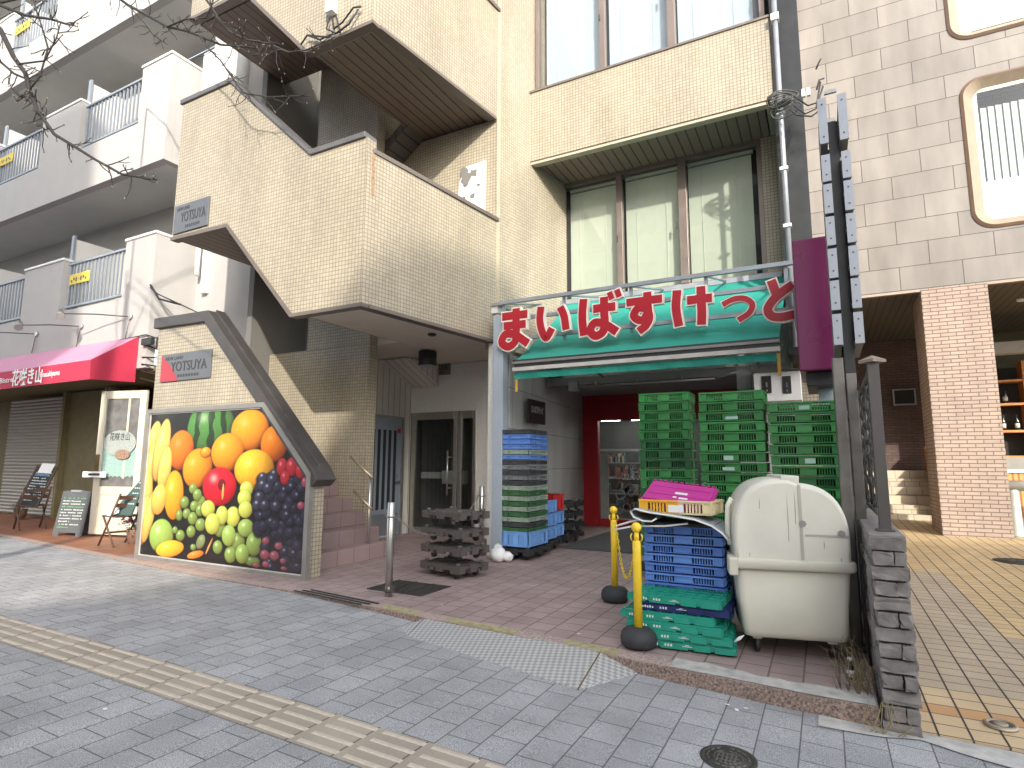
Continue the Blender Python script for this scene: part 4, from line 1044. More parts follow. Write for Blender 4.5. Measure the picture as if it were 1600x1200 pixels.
def crate(kind, dims, m, loc, rz, label, group, name='plastic_crate', sticker=None):
    key = (kind, m.name)
    if key not in CRATES:
        o = crate_mesh(*dims).build(name, [m, CRATE_SHADE], None, recalc=False); CRATES[key] = o.data; o.data.name = kind
    else:
        o = bpy.data.objects.new(name, CRATES[key]); C.objects.link(o)
    o.location = loc; o.rotation_euler = (0, 0, rz); tag(o, label, 'crate', group)
    if sticker:
        w, d, h = dims[:3]; x = random.uniform(-.05, .06)
        b = MB(); b.box((x-random.uniform(.02, .06), -d/2-.003, h*.22), (x+random.uniform(.03, .07), -d/2-.0005, h*random.uniform(.5, .7))); s_ = b.build('paper_label', PAPER, o, world=False)
    return o
ORD = ['topmost', 'second', 'third', 'fourth', 'fifth', 'sixth', 'seventh', 'eighth', 'ninth', 'tenth', 'eleventh', 'twelfth', 'thirteenth', 'fourteenth', 'fifteenth', 'sixteenth', 'seventeenth', 'eighteenth', 'nineteenth', 'twentieth', 'twenty first', 'twenty second']
def nth(k, what): return 'topmost crate of %s' % what if k == 0 else '%s crate from the top of %s' % (ORD[k], what)
# dollies
def dolly(loc, rz, label, group, m=None):
    t = thing('dolly', label, 'dolly', loc, group, rz); m = m or DOLLY
    w, d = .66, .46
    b = MB(); b.box((-w/2, -d/2, .115), (w/2, d/2, .145))
    for x in (-w/2, -.06, w/2-.12): b.box((x, -d/2-.012, .07), (x+.12, -d/2+.03, .152)); b.box((x, d/2-.03, .07), (x+.12, d/2+.012, .152))
    for y in (-d/2, -.05, d/2-.1): b.box((-w/2-.012, y, .07), (-w/2+.03, y+.1, .153)); b.box((w/2-.03, y, .07), (w/2+.012, y+.1, .153))
    b.box((-w/2, -d/2, .10), (w/2, -d/2+.02, .115)); b.box((-w/2, d/2-.02, .10), (w/2, d/2, .115))
    for k in range(5): x = -.24+k*.12; b.box((x-.01, -d/2+.03, .145), (x+.01, d/2-.03, .152))
    for x in (-w/2+.05, w/2-.05):
        for y in (-d/2+.05, d/2-.05): b.lathe([(.028, .145), (.028, .175), (.02, .18)], (x, y, 0), 10)
    b.build('deck', m, t, world=False)
    for x in (-.21, .21):
        for y in (-.14, .14):
            b = MB(); b.lathe([(.03, -.017), (.046, -.013), (.046, .013), (.03, .017)], (x, y, .047), 14, 0, True, 'Y'); wl_ = b.build('wheel', BLACK, t, world=False)
            b = MB(); b.box((x-.025, y-.024, .05), (x+.025, y-.018, .115)); b.box((x-.025, y+.018, .05), (x+.025, y+.024, .115)); b.build('fork', STEEL, wl_, world=False)
            for o in (wl_.children): pass
    return t
# three tall green stacks
G1 = 'green crates stacked at the shop entrance'
gd = (.58, .40, .0965, 6)
def green_stack(cx, cy, rz, ztop, pitch, where, seed):
    rnd = random.Random(seed); n = int((ztop-.16)/pitch); z0 = ztop-n*pitch
    dolly((cx, cy, 0), rz, 'black dolly under %s' % where, 'dollies under the crate stacks', BLACK)
    for k in range(n):
        m = GRN[rnd.choice((0, 0, 1, 2, 0, 1))] if k > 1 else GRN[1 if k == 0 else 0]
        lk = {GRN[0]: 'mid green', GRN[1]: 'bright green', GRN[2]: 'dark green'}[m]
        st = k < 14 and rnd.random() < .38 and where.find('left') < 0
        crate('green%d' % round(pitch*1e4), (.58, .40, pitch*.985, 6), m, (cx+rnd.uniform(-.008, .008), cy+rnd.uniform(-.008, .008), ztop-(k+1)*pitch), rz+rnd.uniform(-.012, .012), '%s crate%s, %s' % (lk, ' with pale label' if st else '', nth(k, where)), G1, 'green_crate', st)
green_stack(-1.665, 7.15, .02, at(1040, 613, Y=6.95).z, .112, 'the left green stack', 1)
green_stack(-.79, 6.22, -.01, at(1143, 611, Y=6.02).z, .0985, 'the middle green stack', 2)
green_stack(-.155, 6.22, .015, at(1250, 627, Y=6.02).z, .0985, 'the right green stack', 3)
# blue stack beside the bin
zt = at(1060, 821, Y=4.82).z; n = int(zt/.0745); zb = zt-n*.0745
for k in range(n):
    crate('blue', (.60, .40, .073, 7), BLU[k % 2] , (-1.03+random.uniform(-.004, .004), 5.02, zt-(k+1)*.0745), random.uniform(-.02, .02), '%s blue crate, %s' % (('deep', 'soft')[k % 2], nth(k, 'the stack by the bin')), 'blue crates stacked beside the bin', 'blue_crate')
# flat folded crates in front
def folded(loc, rz, m, label, letters=True):
    t = thing('folded_crate', label, 'crate', loc, 'folded crates piled before the blue stack', rz); w, d, h = .66, .46, .056
    b = MB(); b.box((-w/2, -d/2, .006), (w/2, d/2, h-.008))
    for k in range(8): x = -w/2+.01+k*(w-.032)/7; b.box((x, -d/2, h-.008), (x+.012, d/2, h))
    for k in range(6): y = -d/2+.004+k*(d-.02)/5; b.box((-w/2+.002, y, h-.008), (w/2-.002, y+.012, h-.001))
    for x0, x1 in ((-w/2, -.20), (-.17, .02), (.06, .17), (.20, w/2)): b.box((x0, -d/2-.010, .0), (x1, -d/2, h-.014)); b.box((x0, d/2, 0), (x1, d/2+.01, h-.014))
    for y0, y1 in ((-d/2, -.08), (-.05, .08), (.1, d/2)): b.box((w/2, y0, .0), (w/2+.01, y1, h-.012)); b.box((-w/2-.01, y0, 0), (-w/2, y1, h-.012))
    b.build('body', m, t, world=False)
    if letters:
        b = MB(); x = -.27
        for k in range(5): b.box((x+k*.018, -d/2-.0115, .016), (x+.011+k*.018, -d/2-.0105, .016+.014+.004*(k % 2)))
        for k in range(3): b.box((-.14+k*.02, -d/2-.0115, .016), (-.128+k*.02, -d/2-.0105, .032))
        b.box((-.02, -d/2-.0115, .022), (.05, -d/2-.0105, .026)); b.box((.0, -d/2-.0115, .03), (.03, -d/2-.0105, .034)); b.build('print', CHALKW, t, world=False)
FB = at(1060, 1012, Z=0)
zz = .0
for k, (dx, dy, r, m, lb) in enumerate(((.06, .03, .10, SEAG, 'sea green folded crate, lowest of the flat pile by the yellow post'), (.045, .02, .08, SEAG, 'sea green folded crate, second lowest of the flat pile, pushed right'), (-.0, .03, .02, SEAG, 'sea green folded crate in the middle of the flat pile'), (-.05, .05, .0, SEAG, 'sea green folded crate just under the navy one, pushed left'), (.03, .10, .03, BLU[3], 'navy folded crate between two sea green ones'), (-.0, .08, -.03, SEAG, 'sea green folded crate with gridded top, topmost of the flat pile'))):
    folded((FB.x-.03+dx, 4.62+dy, zz), r, m, lb); zz += .0575
b = MB(); b.tube([(-.62, 4.42, .10), (-.585, 4.41, .13), (-.56, 4.44, .145)], [.006, .012, .004], 6); tag(b.build('paper_strip', PAPERW), 'torn white strip stuck on the end of the folded crates', 'litter')
# silver sheet, two toned tray and magenta lid on the blue stack
zs_ = zt
pr = [(1137, 843), (1128, 833), (1112, 822), (1085, 812), (1050, 806), (1015, 801), (992, 795), (985, 799), (990, 808), (1004, 814), (1018, 815), (1026, 810)]
P = [at(x, y, Y=4.60) for x, y in pr]
b = MB(); y0, y1 = 4.60, 5.12
def ribbon(b, P, th, y0, y1, mi):
    for p, q in zip(P, P[1:]):
        d = (q-p).normalized(); nn = Vector((-d.z, 0, d.x))*th
        b.prism([Vector((p.x, y0, p.z)), Vector((q.x, y0, q.z)), Vector((q.x, y0, q.z))+nn, Vector((p.x, y0, p.z))+nn], (0, y1-y0, 0), mi)
t = thing('insulated_cover', 'grey insulated sheet with white piping draped on the blue crates', 'cover', (-1, 4.9, zs_))
ribbon(b, P, .006, y0, y1, 0); b.build('sheet', SILVER, t)
b = MB(); b.tube([Vector((p.x, y0-.004, p.z)) for p in P], .007, 6); b.build('piping', PAPERW, t)
b = MB(); b.tube([at(963, 822, Y=4.7), at(985, 815, Y=4.7), at(1003, 812, Y=4.7)], .009, 6); b.tube([at(960, 828, Y=4.66), at(990, 822, Y=4.66), at(1040, 822, Y=4.66), at(1075, 818, Y=4.66)], .008, 6); b.build('loose_edge', PAPERW, t)
b = MB(); b.box((-1.3, 4.7, zs_+.002), (-.76, 5.1, zs_+.03)); b.build('lining', SILVDK, t, .01)
zy = at(1050, 806, Y=4.7).z+.004
t = thing('fruit_tray', 'shallow slatted tray half yellow and half ivory on the grey sheet', 'crate', (-1.055, 4.93, zy), None, -.06)
cm = crate_mesh(.57, .38, .115, 5, .03)
bmesh.ops.bisect_plane(cm.bm, geom=cm.bm.verts[:]+cm.bm.edges[:]+cm.bm.faces[:], plane_co=(.03, 0, 0), plane_no=(1, 0, 0))
for f in cm.bm.faces: f.material_index = 0 if f.calc_center_median().x < .03 else 1
cm.build('tray', [YCR, IVORY], t, world=False, recalc=False)
b = MB(); b.box((-.05, -.193, .02), (.07, -.190, .075)); b.build('paper_label', PAPERW, t, world=False)
zm = zy+.10
t = thing('crate_lid', 'magenta plastic crate lid lying tilted in the yellow and ivory tray', 'lid', (-1.06, 4.90, zm+.055), None)
t.rotation_euler = (rad(26), rad(6), rad(-4))
b = MB(); b.box((-.27, -.16, -.028), (.27, .16, .0)); b.box((-.255, -.145, .0), (.255, .145, .012)); b.box((-.27, -.16, -.05), (.27, -.145, -.028))
for k in range(12): b.box((-.26+k*.044, .15, 0), (-.235+k*.044, .162, .02))
b.box((-.24, -.06, .012), (.24, -.045, .016)); b.box((-.24, .06, .012), (.24, .075, .016)); b.build('shell', MAG, t, .005, world=False)
b = MB(); b.box((-.03, -.03, .0125), (.07, .0, .0145)); b.box((-.03, -.09, .0125), (-.0, -.07, .0145)); b.box((.02, -.10, .0125), (.09, -.075, .0145)); b.build('print', CHALKW, t, world=False)
# left stack by the steel post
G2 = 'mixed crates on the dolly by the shop side wall'
seq = ['k', 'b', 'b', 'b', 's', 'b', 'k', 'g', 'k', 'g', 'k', 's', 'G', 's', 'G', 's', 'G', 's', 'k', 'G', 'l']
Mm = {'k': (GRY[0], 'charcoal'), 'b': (BLU[1], 'blue'), 's': (SGRN, 'sage'), 'g': (GRY[1], 'grey'), 'G': (DGRN, 'dull green'), 'l': (BLU[2], 'pale blue')}
z1 = at(825, 670, Y=7.25).z; pit = (z1-.16-.20)/(len(seq)-1)
dolly((-3.78, 7.55, 0), math.pi/2, 'black dolly under the mixed crate stack by the steel post', 'dollies under the crate stacks', BLACK)
for k, s_ in enumerate(seq):
    m, nm = Mm[s_]; z = z1-(k+1)*pit
    if s_ == 'l': crate('deep', (.60, .40, .21, 5), m, (-3.78, 7.55, .17), math.pi/2, 'pale blue deep crate at the bottom of the mixed stack', G2, 'blue_crate')
    else: crate('thin', (.60, .40, pit*.97, 8), m, (-3.78+random.uniform(-.006, .006), 7.55+random.uniform(-.006, .006), z), math.pi/2+random.uniform(-.01, .01), '%s thin tray, %s' % (nm, nth(k, 'the mixed stack')), G2, 'stacked_tray')
dolly((-3.90, 8.35, 0), math.pi/2+.12, 'black dolly under the pale blue and red crates', 'dollies under the crate stacks', BLACK)
G3 = 'blue and red crates behind the mixed stack'
for k in range(3): crate('mid', (.42, .38, .19, 4), BLU[2], (-3.89, 8.24, .17+k*.195), math.pi/2, 'pale blue folding crate, %s of the near column beside the red crate' % ('lowest', 'middle one', 'topmost')[k], G3, 'blue_crate')
for k in range(2): crate('mid', (.42, .38, .19, 4), BLU[2], (-3.94, 8.64, .17+k*.195), math.pi/2, 'pale blue folding crate, %s under the red crate' % ('lower one', 'upper one')[k], G3, 'blue_crate')
crate('mid2', (.42, .38, .26, 4), CRED, (-3.94, 8.64, .17+.39), math.pi/2, 'red plastic crate on top of the pale blue ones', G3, 'red_crate')
for k in range(4): dolly((-3.98+.02*(k % 2), 9.4, .17*k), math.pi/2+.03*k, 'empty black dolly, %s of the pile beside the red door frame' % ('lowest', 'second lowest', 'third from the floor', 'topmost')[k], 'empty dollies', BLACK)
# stack of brown black dollies out front
zt_ = at(720, 800, Y=5.75).z
for k in range(4): dolly((-3.93+.01*(k % 2), 5.98, (zt_-.16)/3.0*k), rad(-14)+.03*((k*7) % 3-1), 'brown black dolly with wheels, %s of the pile on the pink tiles' % ('lowest', 'second lowest', 'second from the top', 'topmost')[k], 'dollies piled in front of the entrance')
b = MB(); b.sphere((0, 0, .09), .13, 0, 12, (.9, .8, .75)); b.sphere((.12, .02, .07), .08, 0, 10, (1.1, .8, .8)); b.sphere((-.04, .06, .16), .06, 0, 10)
for v in b.bm.verts: v.co += Vector((random.uniform(-.012, .012), random.uniform(-.012, .012), random.uniform(-.01, .012))); v.co.z = max(.004, v.co.z)
o = b.build('plastic_bag', WHITEP); p = at(778, 880, Z=0); o.location = (p.x-.05, p.y+.1, 0); tag(o, 'crumpled white plastic bag behind the pile of dollies', 'bag')

# ------------------------------------------------------------------ posts with chains, bollards
def chain(b, p, q, sag, n, r, rr_):
    for k in range(n):
        t0 = (k+.5)/n; c = p.lerp(q, t0); c.z -= sag*4*t0*(1-t0)
        t1 = t0+.01; c2 = p.lerp(q, t1); c2.z -= sag*4*t1*(1-t1); d = (c2-c).normalized()
        sidev = d.cross(Vector((0, 0, 1))).normalized(); u = sidev if k % 2 else d.cross(sidev)
        b.tube([c+d*r*1.5*math.cos(a)+u*r*.8*math.sin(a) for a in [2*math.pi*j/8 for j in range(9)]], rr_, 5, 0, False)
tops = []
for (bx, by), px, py, lb in (((960, 945), 962, 797, 'yellow plastic chain post on a black base, farther from the pavement'), ((997, 1012), 992, 824, 'yellow plastic chain post on a black base, standing on the kerb')):
    c = at(bx, by-10, Z=.03); base = Vector((c.x, c.y+.02, fz(c.x, c.y)+.008))
    h = at(px, py, Y=base.y).z-base.z
    t = thing('chain_post', lb, 'post', base, 'yellow chain posts')
    b = MB(); b.lathe([(.11, 0), (.128, .02), (.132, .06), (.12, .10), (.095, .125), (.05, .135)], n=28); b.build('base', RUBBER, t, world=False)
    b = MB(); b.lathe([(.031, .125), (.031, h-.11), (.024, h-.095)], n=20); b.build('tube', YEL, t, world=False)
    b = MB(); b.lathe([(.02, h-.1), (.017, h-.03)], n=14); b.sphere((0, 0, h), .038, 0, 18); b.build('ball_cap', YEL, t, world=False)
    b = MB(); b.tube([(-.035, 0, h-.10), (-.045, 0, h-.07), (-.035, 0, h-.045)], .006, 6); b.tube([(.035, 0, h-.10), (.045, 0, h-.07), (.035, 0, h-.045)], .006, 6); b.build('hook', YEL, t, world=False)
    tops.append(base+Vector((0, 0, h-.09)))
b = MB(); chain(b, tops[0]+Vector((.03, -.03, 0)), tops[1]+Vector((-.02, .04, 0)), .40, 44, .012, .004); tag(b.build('plastic_chain', YEL), 'yellow plastic chain hanging between the two yellow posts', 'chain')
bt = []
for (bx, by), (px, py), lb in (((607, 932), (616, 785), 'brushed steel bollard with a chain beside the floor grate'), ((752, 868), (759, 760), 'brushed steel bollard behind the pile of dollies')):
    c = at(bx, by, Z=0); h = at(px, py, Y=c.y).z
    t = thing('bollard', lb, 'bollard', c, 'steel bollards at the entrance')
    b = MB(); b.lathe([(.036, 0), (.036, h-.004), (.03, h)], n=20); b.build('tube', STEEL, t, world=False)
    b = MB(); b.lathe([(.039, h-.15), (.039, h-.12)], n=16); b.box((-.065, -.008, h-.145), (.065, .008, h-.125)); b.build('collar', STEEL, t, world=False)
    b = MB(); b.lathe([(.038, .04), (.038, .1)], n=16); b.box((.03, -.02, .05), (.06, .02, .11)); b.build('lock', DSTEEL, t, world=False)
    bt.append(c+Vector((0, 0, h-.135)))
b = MB(); chain(b, bt[0]+Vector((.06, 0, 0)), bt[1]+Vector((-.06, 0, 0)), .34, 90, .014, .0035); tag(b.build('steel_chain', STEEL), 'thin steel chain hanging between the two steel bollards', 'chain')
# handrail by the steps
c = at(574, 872, Z=0)
t = thing('handrail', 'short steel handrail at the foot of the pink steps', 'handrail', c)
b = MB(); h = at(577, 742, Y=c.y).z; b.tube([c, c+Vector((0, 0, h))], .022, 10); b.lathe([(.05, .0), (.05, .012)], c, 14); b.build('post', STEEL, t)
for dz, L in ((0, .42), (-.42, .32)):
    b = MB(); p = c+Vector((.03, -.0, h+dz)); b.tube([p+Vector((.03, -.02, -.04)), p+Vector((-L, 0, L*.62))], .02, 8); b.build('rail', mat('worn_brass', (.48, .40, .27), .4, .7), t)

# ------------------------------------------------------------------ things let into or lying on the ground
b = MB(); q = [at(585, 922, Z=0), at(628, 906, Z=0), at(700, 917, Z=0), at(662, 934, Z=0)]
x0, x1, y0, y1 = -4.27, -3.58, 4.87, 5.40
b.box((x0, y0, -.01), (x1, y1, .006))
for k in range(3): b.box((x0+.0+k*.23, y0, .006), (x0+.012+k*.23, y1, .012))
for k in range(12): yy = y0+.02+k*.043; b.box((x0+.01, yy, .006), (x1-.01, yy+.014, .0105))
tag(b.build('floor_grate', CASTIRON), 'dark cast iron floor grate in the pink tiles behind the bollard', 'grate')
b = MB(); p0, p1 = at(462, 923, Z=.004), at(566, 945, Z=.004)
for k in range(3):
    o = Vector((.06*k, .055*k-.03, .004)); d = (p1-p0); nn = Vector((0, .022, 0))
    b.prism([p0+o, p1+o, p1+o+nn, p0+o+nn], (0, 0, .006))
tag(b.build('anti_slip_strip', RUBBER), 'three dark anti slip strips on the kerb near the steps', 'floor strip')
structure(sheet(-3.75, -2.2, lambda x: 8.6, lambda x: 11.9, lambda x, y: .008, xs=[-3]).build('entrance_mat', mat('mat_grey', (.09, .095, .095), .95, var=.2, bump=.4), recalc=False))
# sloping checker plate at the kerb
R0, R1, R2, R3 = at(664, 968, Z=-.01), at(938, 1018, Z=-.015), at(902, 1078, Z=-.09), at(636, 996, Z=-.06)
R4, R5 = at(628, 983, Z=-.055), at(1000, 1052, Z=-.10)
CHK = NB('checker_plate'); 
_u = CHK.uv(); _mp = CHK.n('Mapping'); _mp.inputs['Rotation'].default_value = (0, 0, .5); _mp.inputs['Scale'].default_value = (34, 34, 34); CHK.l(_u, _mp.inputs[0])
_ch = CHK.n('TexChecker'); _ch.inputs['Scale'].default_value = 1; CHK.l(_mp.outputs[0], _ch.inputs[0])
_f = CHK.noise(4, 4)
CHK.l(CHK.mix(_ch.outputs['Fac'], CHK.mix(_f, (.34, .345, .35), (.44, .445, .45)), CHK.mix(_f, (.58, .585, .58), (.66, .66, .65))), CHK.p.inputs['Base Color'])
CHK.p.inputs['Metallic'].default_value = .45; CHK.p.inputs['Roughness'].default_value = .5; CHK.bump(_ch.outputs['Fac'], .5, .004)
t = thing('kerb_ramp', 'checker plate steel ramp laid against the kerb of the shop', 'ramp', (R2.x, R2.y, R2.z))
def plate(poly, nm, m):
    b = MB(); b.prism(poly, (0, 0, .008)); return b.build(nm, m, t)
plate([R3, R2, R1, R0], 'ramp_plate', CHK.m); plate([R2+Vector((.012, 0, 0)), R5, R1+Vector((.012, 0, 0))], 'ramp_wing', CHK.m); plate([R4, R3+Vector((-.01, 0, 0)), R0+Vector((-.01, 0, 0))], 'ramp_wing', CHK.m)
b = MB(); b.prism([R2, R2+Vector((.012, 0, 0)), R1+Vector((.012, 0, 0)), R1], (0, 0, .0075)); b.build('seam', mat('rust_line', (.16, .11, .07), .9), t)
# man hole covers
def cover(c, r, label, m, zoff, rim):
    t = thing('manhole_cover', label, 'manhole cover', c, None); z = zoff
    b = MB(); b.lathe([(r, z-.02), (r, z+.004), (r-.02, z+.004), (r-.022, z+.001)], n=40); b.lathe([(r-.024, z-.02), (r-.024, z+.003), (.02, z+.003)], n=40); b.build('lid', m, t, world=False)
    b = MB()
    for q in range(2):
        rr2 = r*(.72-.22*q)
        for k in range(18):
            if k % 6 == 5: continue
            a = 2*math.pi*k/18; b.tube([(rr2*math.cos(a+j*.08), rr2*math.sin(a+j*.08), z+.004) for j in range(4)], .004, 4)
    for k in range(5): b.box((-.05+.02*k, -.06+.01*(k % 2), z+.003), (-.042+.02*k, .05-.012*(k % 3), z+.007))
    for k in range(3): b.box((-.05, -.04+.035*k, z+.003), (.05, -.033+.035*k, z+.0065))
    b.build('relief', rim, t, world=False)
c = at(1138, 1186, Z=zs(-.52)); cover(Vector((c.x, c.y, zs(c.x))), .132, 'round cast iron cover with raised marks in the grey pavers', CASTIRON, .004, mat('worn_iron_light', (.17, .16, .15), .5, .6))
c = at(1594, 875, Z=.02); cover(Vector((c.x, c.y, pz(c.x, c.y))), .30, 'round brown cover in the yellow plaza tiles near the pillar', CASTIRON, .004, CASTIRON)
c = at(1564, 1134, Z=-.12); t = thing('drain_cap', 'small round bronze drain cap in the front plaza tiles', 'drain cap', (c.x, c.y, pz(c.x, c.y)))
b = MB(); b.lathe([(.075, 0), (.078, .012), (.06, .02), (.058, .012), (.035, .012), (.033, .018), (.01, .018)], n=30); b.build('cap', mat('bronze_cap', (.42, .36, .28), .45, .6, var=.2), t, world=False)
b = MB(); b.lathe([(.052, .0125), (.05, .0135), (.038, .0135)], n=30); b.build('groove', CASTIRON, t, world=False)
# little things by the wall
c = at(1333, 1062, Z=-.02); t = thing('small_bottle', 'little dark bottle with a white label in the weeds at the wall foot', 'bottle', (c.x-.01, c.y+.03, -.03))
b = MB(); b.lathe([(.022, 0), (.024, .01), (.024, .075), (.012, .095), (.012, .115)], n=14); b.build('glass', GLASSY, t, world=False)
b = MB(); b.lathe([(.0245, .02), (.0245, .06)], n=14); b.build('paper_label', PAPERW, t, world=False)
b = MB(); b.lathe([(.014, .112), (.014, .13)], n=12); b.build('cap', WHITEP, t, world=False)
b = MB()
for k in range(90):
    x, y = random.gauss(.10, .05), 4.15+abs(random.gauss(0, .25)); 
    if y < 4.05: continue
    x = min(x, .19); z = fz(x, y)+.005; h = random.uniform(.05, .22); dx, dy = random.uniform(-.12, .06), random.uniform(-.1, .03)
    b.tube([(x, y, z), (x+dx*.4, y+dy*.4, z+h*.8), (x+dx, y+dy, z+h)], [.0022, .0018, .0006], 4)
for k in range(14): x = random.uniform(.12, .30); b.tube([(x, 3.99, -.05+random.uniform(-.05, .1)), (x+random.uniform(-.06, .06), 3.95, -.09), (x+random.uniform(-.1, .1), 3.9, -.125)], .002, 4)
structure(b.build('dry_weeds', STRAW), 'stuff')
# ------------------------------------------------------------------ wall signs
def plaque(label, corners, y, big, m1, m2=None):
    (xa, ya), (xb, yb) = corners
    p, q = at(xa, ya, Y=y), at(xb, yb, Y=y)
    t = thing('name_sign', label, 'sign', ((p.x+q.x)/2, y, q.z), 'building name signs')
    b = MB(); b.box((p.x, y-.025, q.z), (q.x, y-.001, p.z)); pl = b.build('plate', m1, t, .003)
    if m2:
        b = MB(); w = q.x-p.x; b.prism(XZ([(p.x, q.z), (p.x+w*.38, q.z), (p.x+w*.22, q.z+.2), (p.x, p.z)], y-.0265), (0, .001, 0)); b.build('red_reflection_patch', m2, t)
    W, H = q.x-p.x, p.z-q.z
    text('YOTSUYA', 'lettering', TEXTDK, H*.5, (p.x+W*.57, y-.027, q.z+H*.5), XD, ZD, t, .002, .004*H, width=W*.72)
    text('NEW LAND', 'lettering', TEXTDK, H*.18, (p.x+W*.27, y-.027, q.z+H*.83), XD, ZD, t, .001, 0, width=W*.36)
    b = MB()
    for k in range(8): xx = p.x+W*(.36+.055*k); b.box((xx, y-.028, q.z+H*.12), (xx+W*.035, y-.0255, q.z+H*.22))
    b.build('small_print', TEXTDK, t)
plaque('grey steel name plate with dark letters high on the zigzag balcony', ((276, 324), (326, 352)), YF, True, PLATE)
plaque('steel name plate with a painted red reflection above the fruit poster', ((256, 556), (330, 590)), YF, True, PLATE, mat('painted_red_reflection', (.45, .05, .07), .4, .3))  # red reflection on the steel, painted as a flat patch
plaque('small grey name plate on the wall over the glass entrance door', ((662, 567), (704, 585)), 9.02, False, mat('small_plate', (.24, .22, .2), .4, .5))
p, q = at(824, 623, X=-4.02), at(850, 664, X=-4.02)
t = thing('wall_notice', 'small black notice board with white heading on the shop side wall', 'sign', (-4.02, p.y, q.z))
b = MB(); b.box((-4.019, p.y, q.z), (-3.995, q.y, p.z)); b.build('panel', mat('notice_black', (.03, .02, .022), .4), t)
text('まいばすけっと', 'lettering', mat('notice_white', (.4, .4, .4), .6, var=0), .13, (-3.994, (p.y+q.y)/2, p.z-.16), YD, ZD, t, .001, .002, width=(q.y-p.y)*.7)
# ------------------------------------------------------------------ fruit poster
YP = YF-.03
def pp(zx, zy):
    v = at(180+zx/3, 560+zy/3, Y=YP); return v.x, v.z
TLc, TRc, SRc, BRc, BLc = (-8.36, 1.97), (-6.05, 1.97), (-5.235, 1.15), (-5.235, .03), (-8.36, .03)
poly = [TLc, TRc, SRc, BRc, BLc]
t = thing('fruit_poster', 'large framed fruit photo panel with a cut corner on the stair wall', 'poster', (-6.8, YP, .03))
NX, NZ = 420, 260
X_ = np.linspace(TLc[0], SRc[0], NX); Z_ = np.linspace(.03, 1.97, NZ)
gx, gz = np.meshgrid(X_, Z_)
col = np.zeros((NZ, NX, 3)); col[:] = (.014, .011, .010)
rs = np.random.RandomState(3)
def smooth_noise(s):
    a = rs.rand(NZ//s+3, NX//s+3); yy = np.linspace(0, NZ//s+1, NZ); xx = np.linspace(0, NX//s+1, NX)
    yi = yy.astype(int); xi = xx.astype(int); fy = (yy-yi)[:, None]; fx = (xx-xi)[None]
    return a[yi][:, xi]*(1-fy)*(1-fx)+a[yi+1][:, xi]*fy*(1-fx)+a[yi][:, xi+1]*(1-fy)*fx+a[yi+1][:, xi+1]*fy*fx
n1, n2 = smooth_noise(4), smooth_noise(14)
col *= (.5+n2[..., None])
def fruit(zx, zy, rx, ry, base, rot=0, dark=.16, hi=.35, hp=(-.3, .35), pw=2., tex=.12, soft=.06, stripes=None, light=None):
    cx, cz = pp(zx, zy); ex, _ = pp(zx+rx, zy); _, ez = pp(zx, zy-ry)
    a, c = abs(ex-cx), abs(ez-cz)
    dx, dz = (gx-cx), (gz-cz); r = rad(rot)
    u = (dx*math.cos(r)+dz*math.sin(r))/a; v = (-dx*math.sin(r)+dz*math.cos(r))/c
    d = np.sqrt(u*u+v*v); m = np.clip((1-d)/soft, 0, 1)[..., None]
    nz = np.sqrt(np.clip(1-d*d, 0, 1))
    lam = np.clip(.25+.55*nz-.30*u+.40*v, 0, 1.2)
    sh = (dark+(1.2-dark)*np.clip(lam, 0, 1.2))[..., None]; cc = np.array(base)[None, None]*np.concatenate([sh**.85, sh**1.25, sh**1.3], 2)*(1-tex/2+tex*n1[..., None])
    d2 = np.sqrt(((u+.05)/1.16)**2+((v+.10)/1.16)**2); col[:] = col*(1-.6*np.clip((1-d2)/.22, 0, 1)[..., None])
    if stripes is not None: cc = cc*(1-.8*(np.sin(u*stripes+2.2*n2+v*u*3)[..., None] > .35))
    g = np.exp(-((u-hp[0])**2+(v-hp[1])**2)/.035)[..., None]
    cc = cc+hi*g*np.array(light or (1, 1, .9))
    col[:] = col*(1-m)+cc*m
OR, LO, YE = (.80, .22, .008), (.85, .34, .015), (.84, .48, .03)
fruit(445, 320, 115, 120, (.08, .26, .05), 0, .3, .25, stripes=11, tex=.2)
fruit(250, 260, 60, 40, (.03, .03, .02))
fruit(630, 335, 92, 98, LO, hi=.1); fruit(745, 400, 66, 88, OR, hi=.08); fruit(308, 430, 62, 95, OR, hi=.1); fruit(525, 440, 80, 92, LO, hi=.12)
fruit(650, 520, 98, 96, YE, hi=.12, tex=.15); fruit(385, 515, 72, 95, LO, 10, hi=.12); fruit(425, 440, 25, 25, LO)
for zx, zy, rx, ry, ro in ((178, 400, 30, 110, -14), (165, 520, 26, 130, -10), (218, 430, 34, 150, -10), (232, 520, 30, 110, -8), (150, 610, 26, 90, 8), (135, 760, 28, 120, -8), (160, 740, 22, 130, -14)):
    fruit(zx, zy, rx, ry, (.88, .60, .13), ro, .5, .2)
fruit(275, 640, 46, 118, (.84, .42, .02), 4, .4, .2); fruit(205, 660, 34, 75, (.88, .55, .10), -12, .5, .3)
fruit(487, 600, 82, 92, (.62, .012, .03), 0, .35, .35, (-.35, .4)); fruit(500, 590, 18, 26, (.16, .01, .01), 0, .4, 0); fruit(505, 625, 5, 40, (.5, .35, .1), 0, .8, 0)
fruit(215, 832, 58, 82, (.33, .52, .10), 0, .4, .35); fruit(255, 892, 68, 40, (.86, .50, .03), 8, .5, .25); fruit(375, 920, 40, 18, (.75, .25, .03), 12, .5, .2); fruit(440, 880, 30, 6, (.6, .3, .08), 60, .6, 0)
fruit(400, 860, 18, 40, (.22, .28, .12), -40, .5, .1)
GRP = (.30, .46, .10); GRL = (.50, .60, .10)
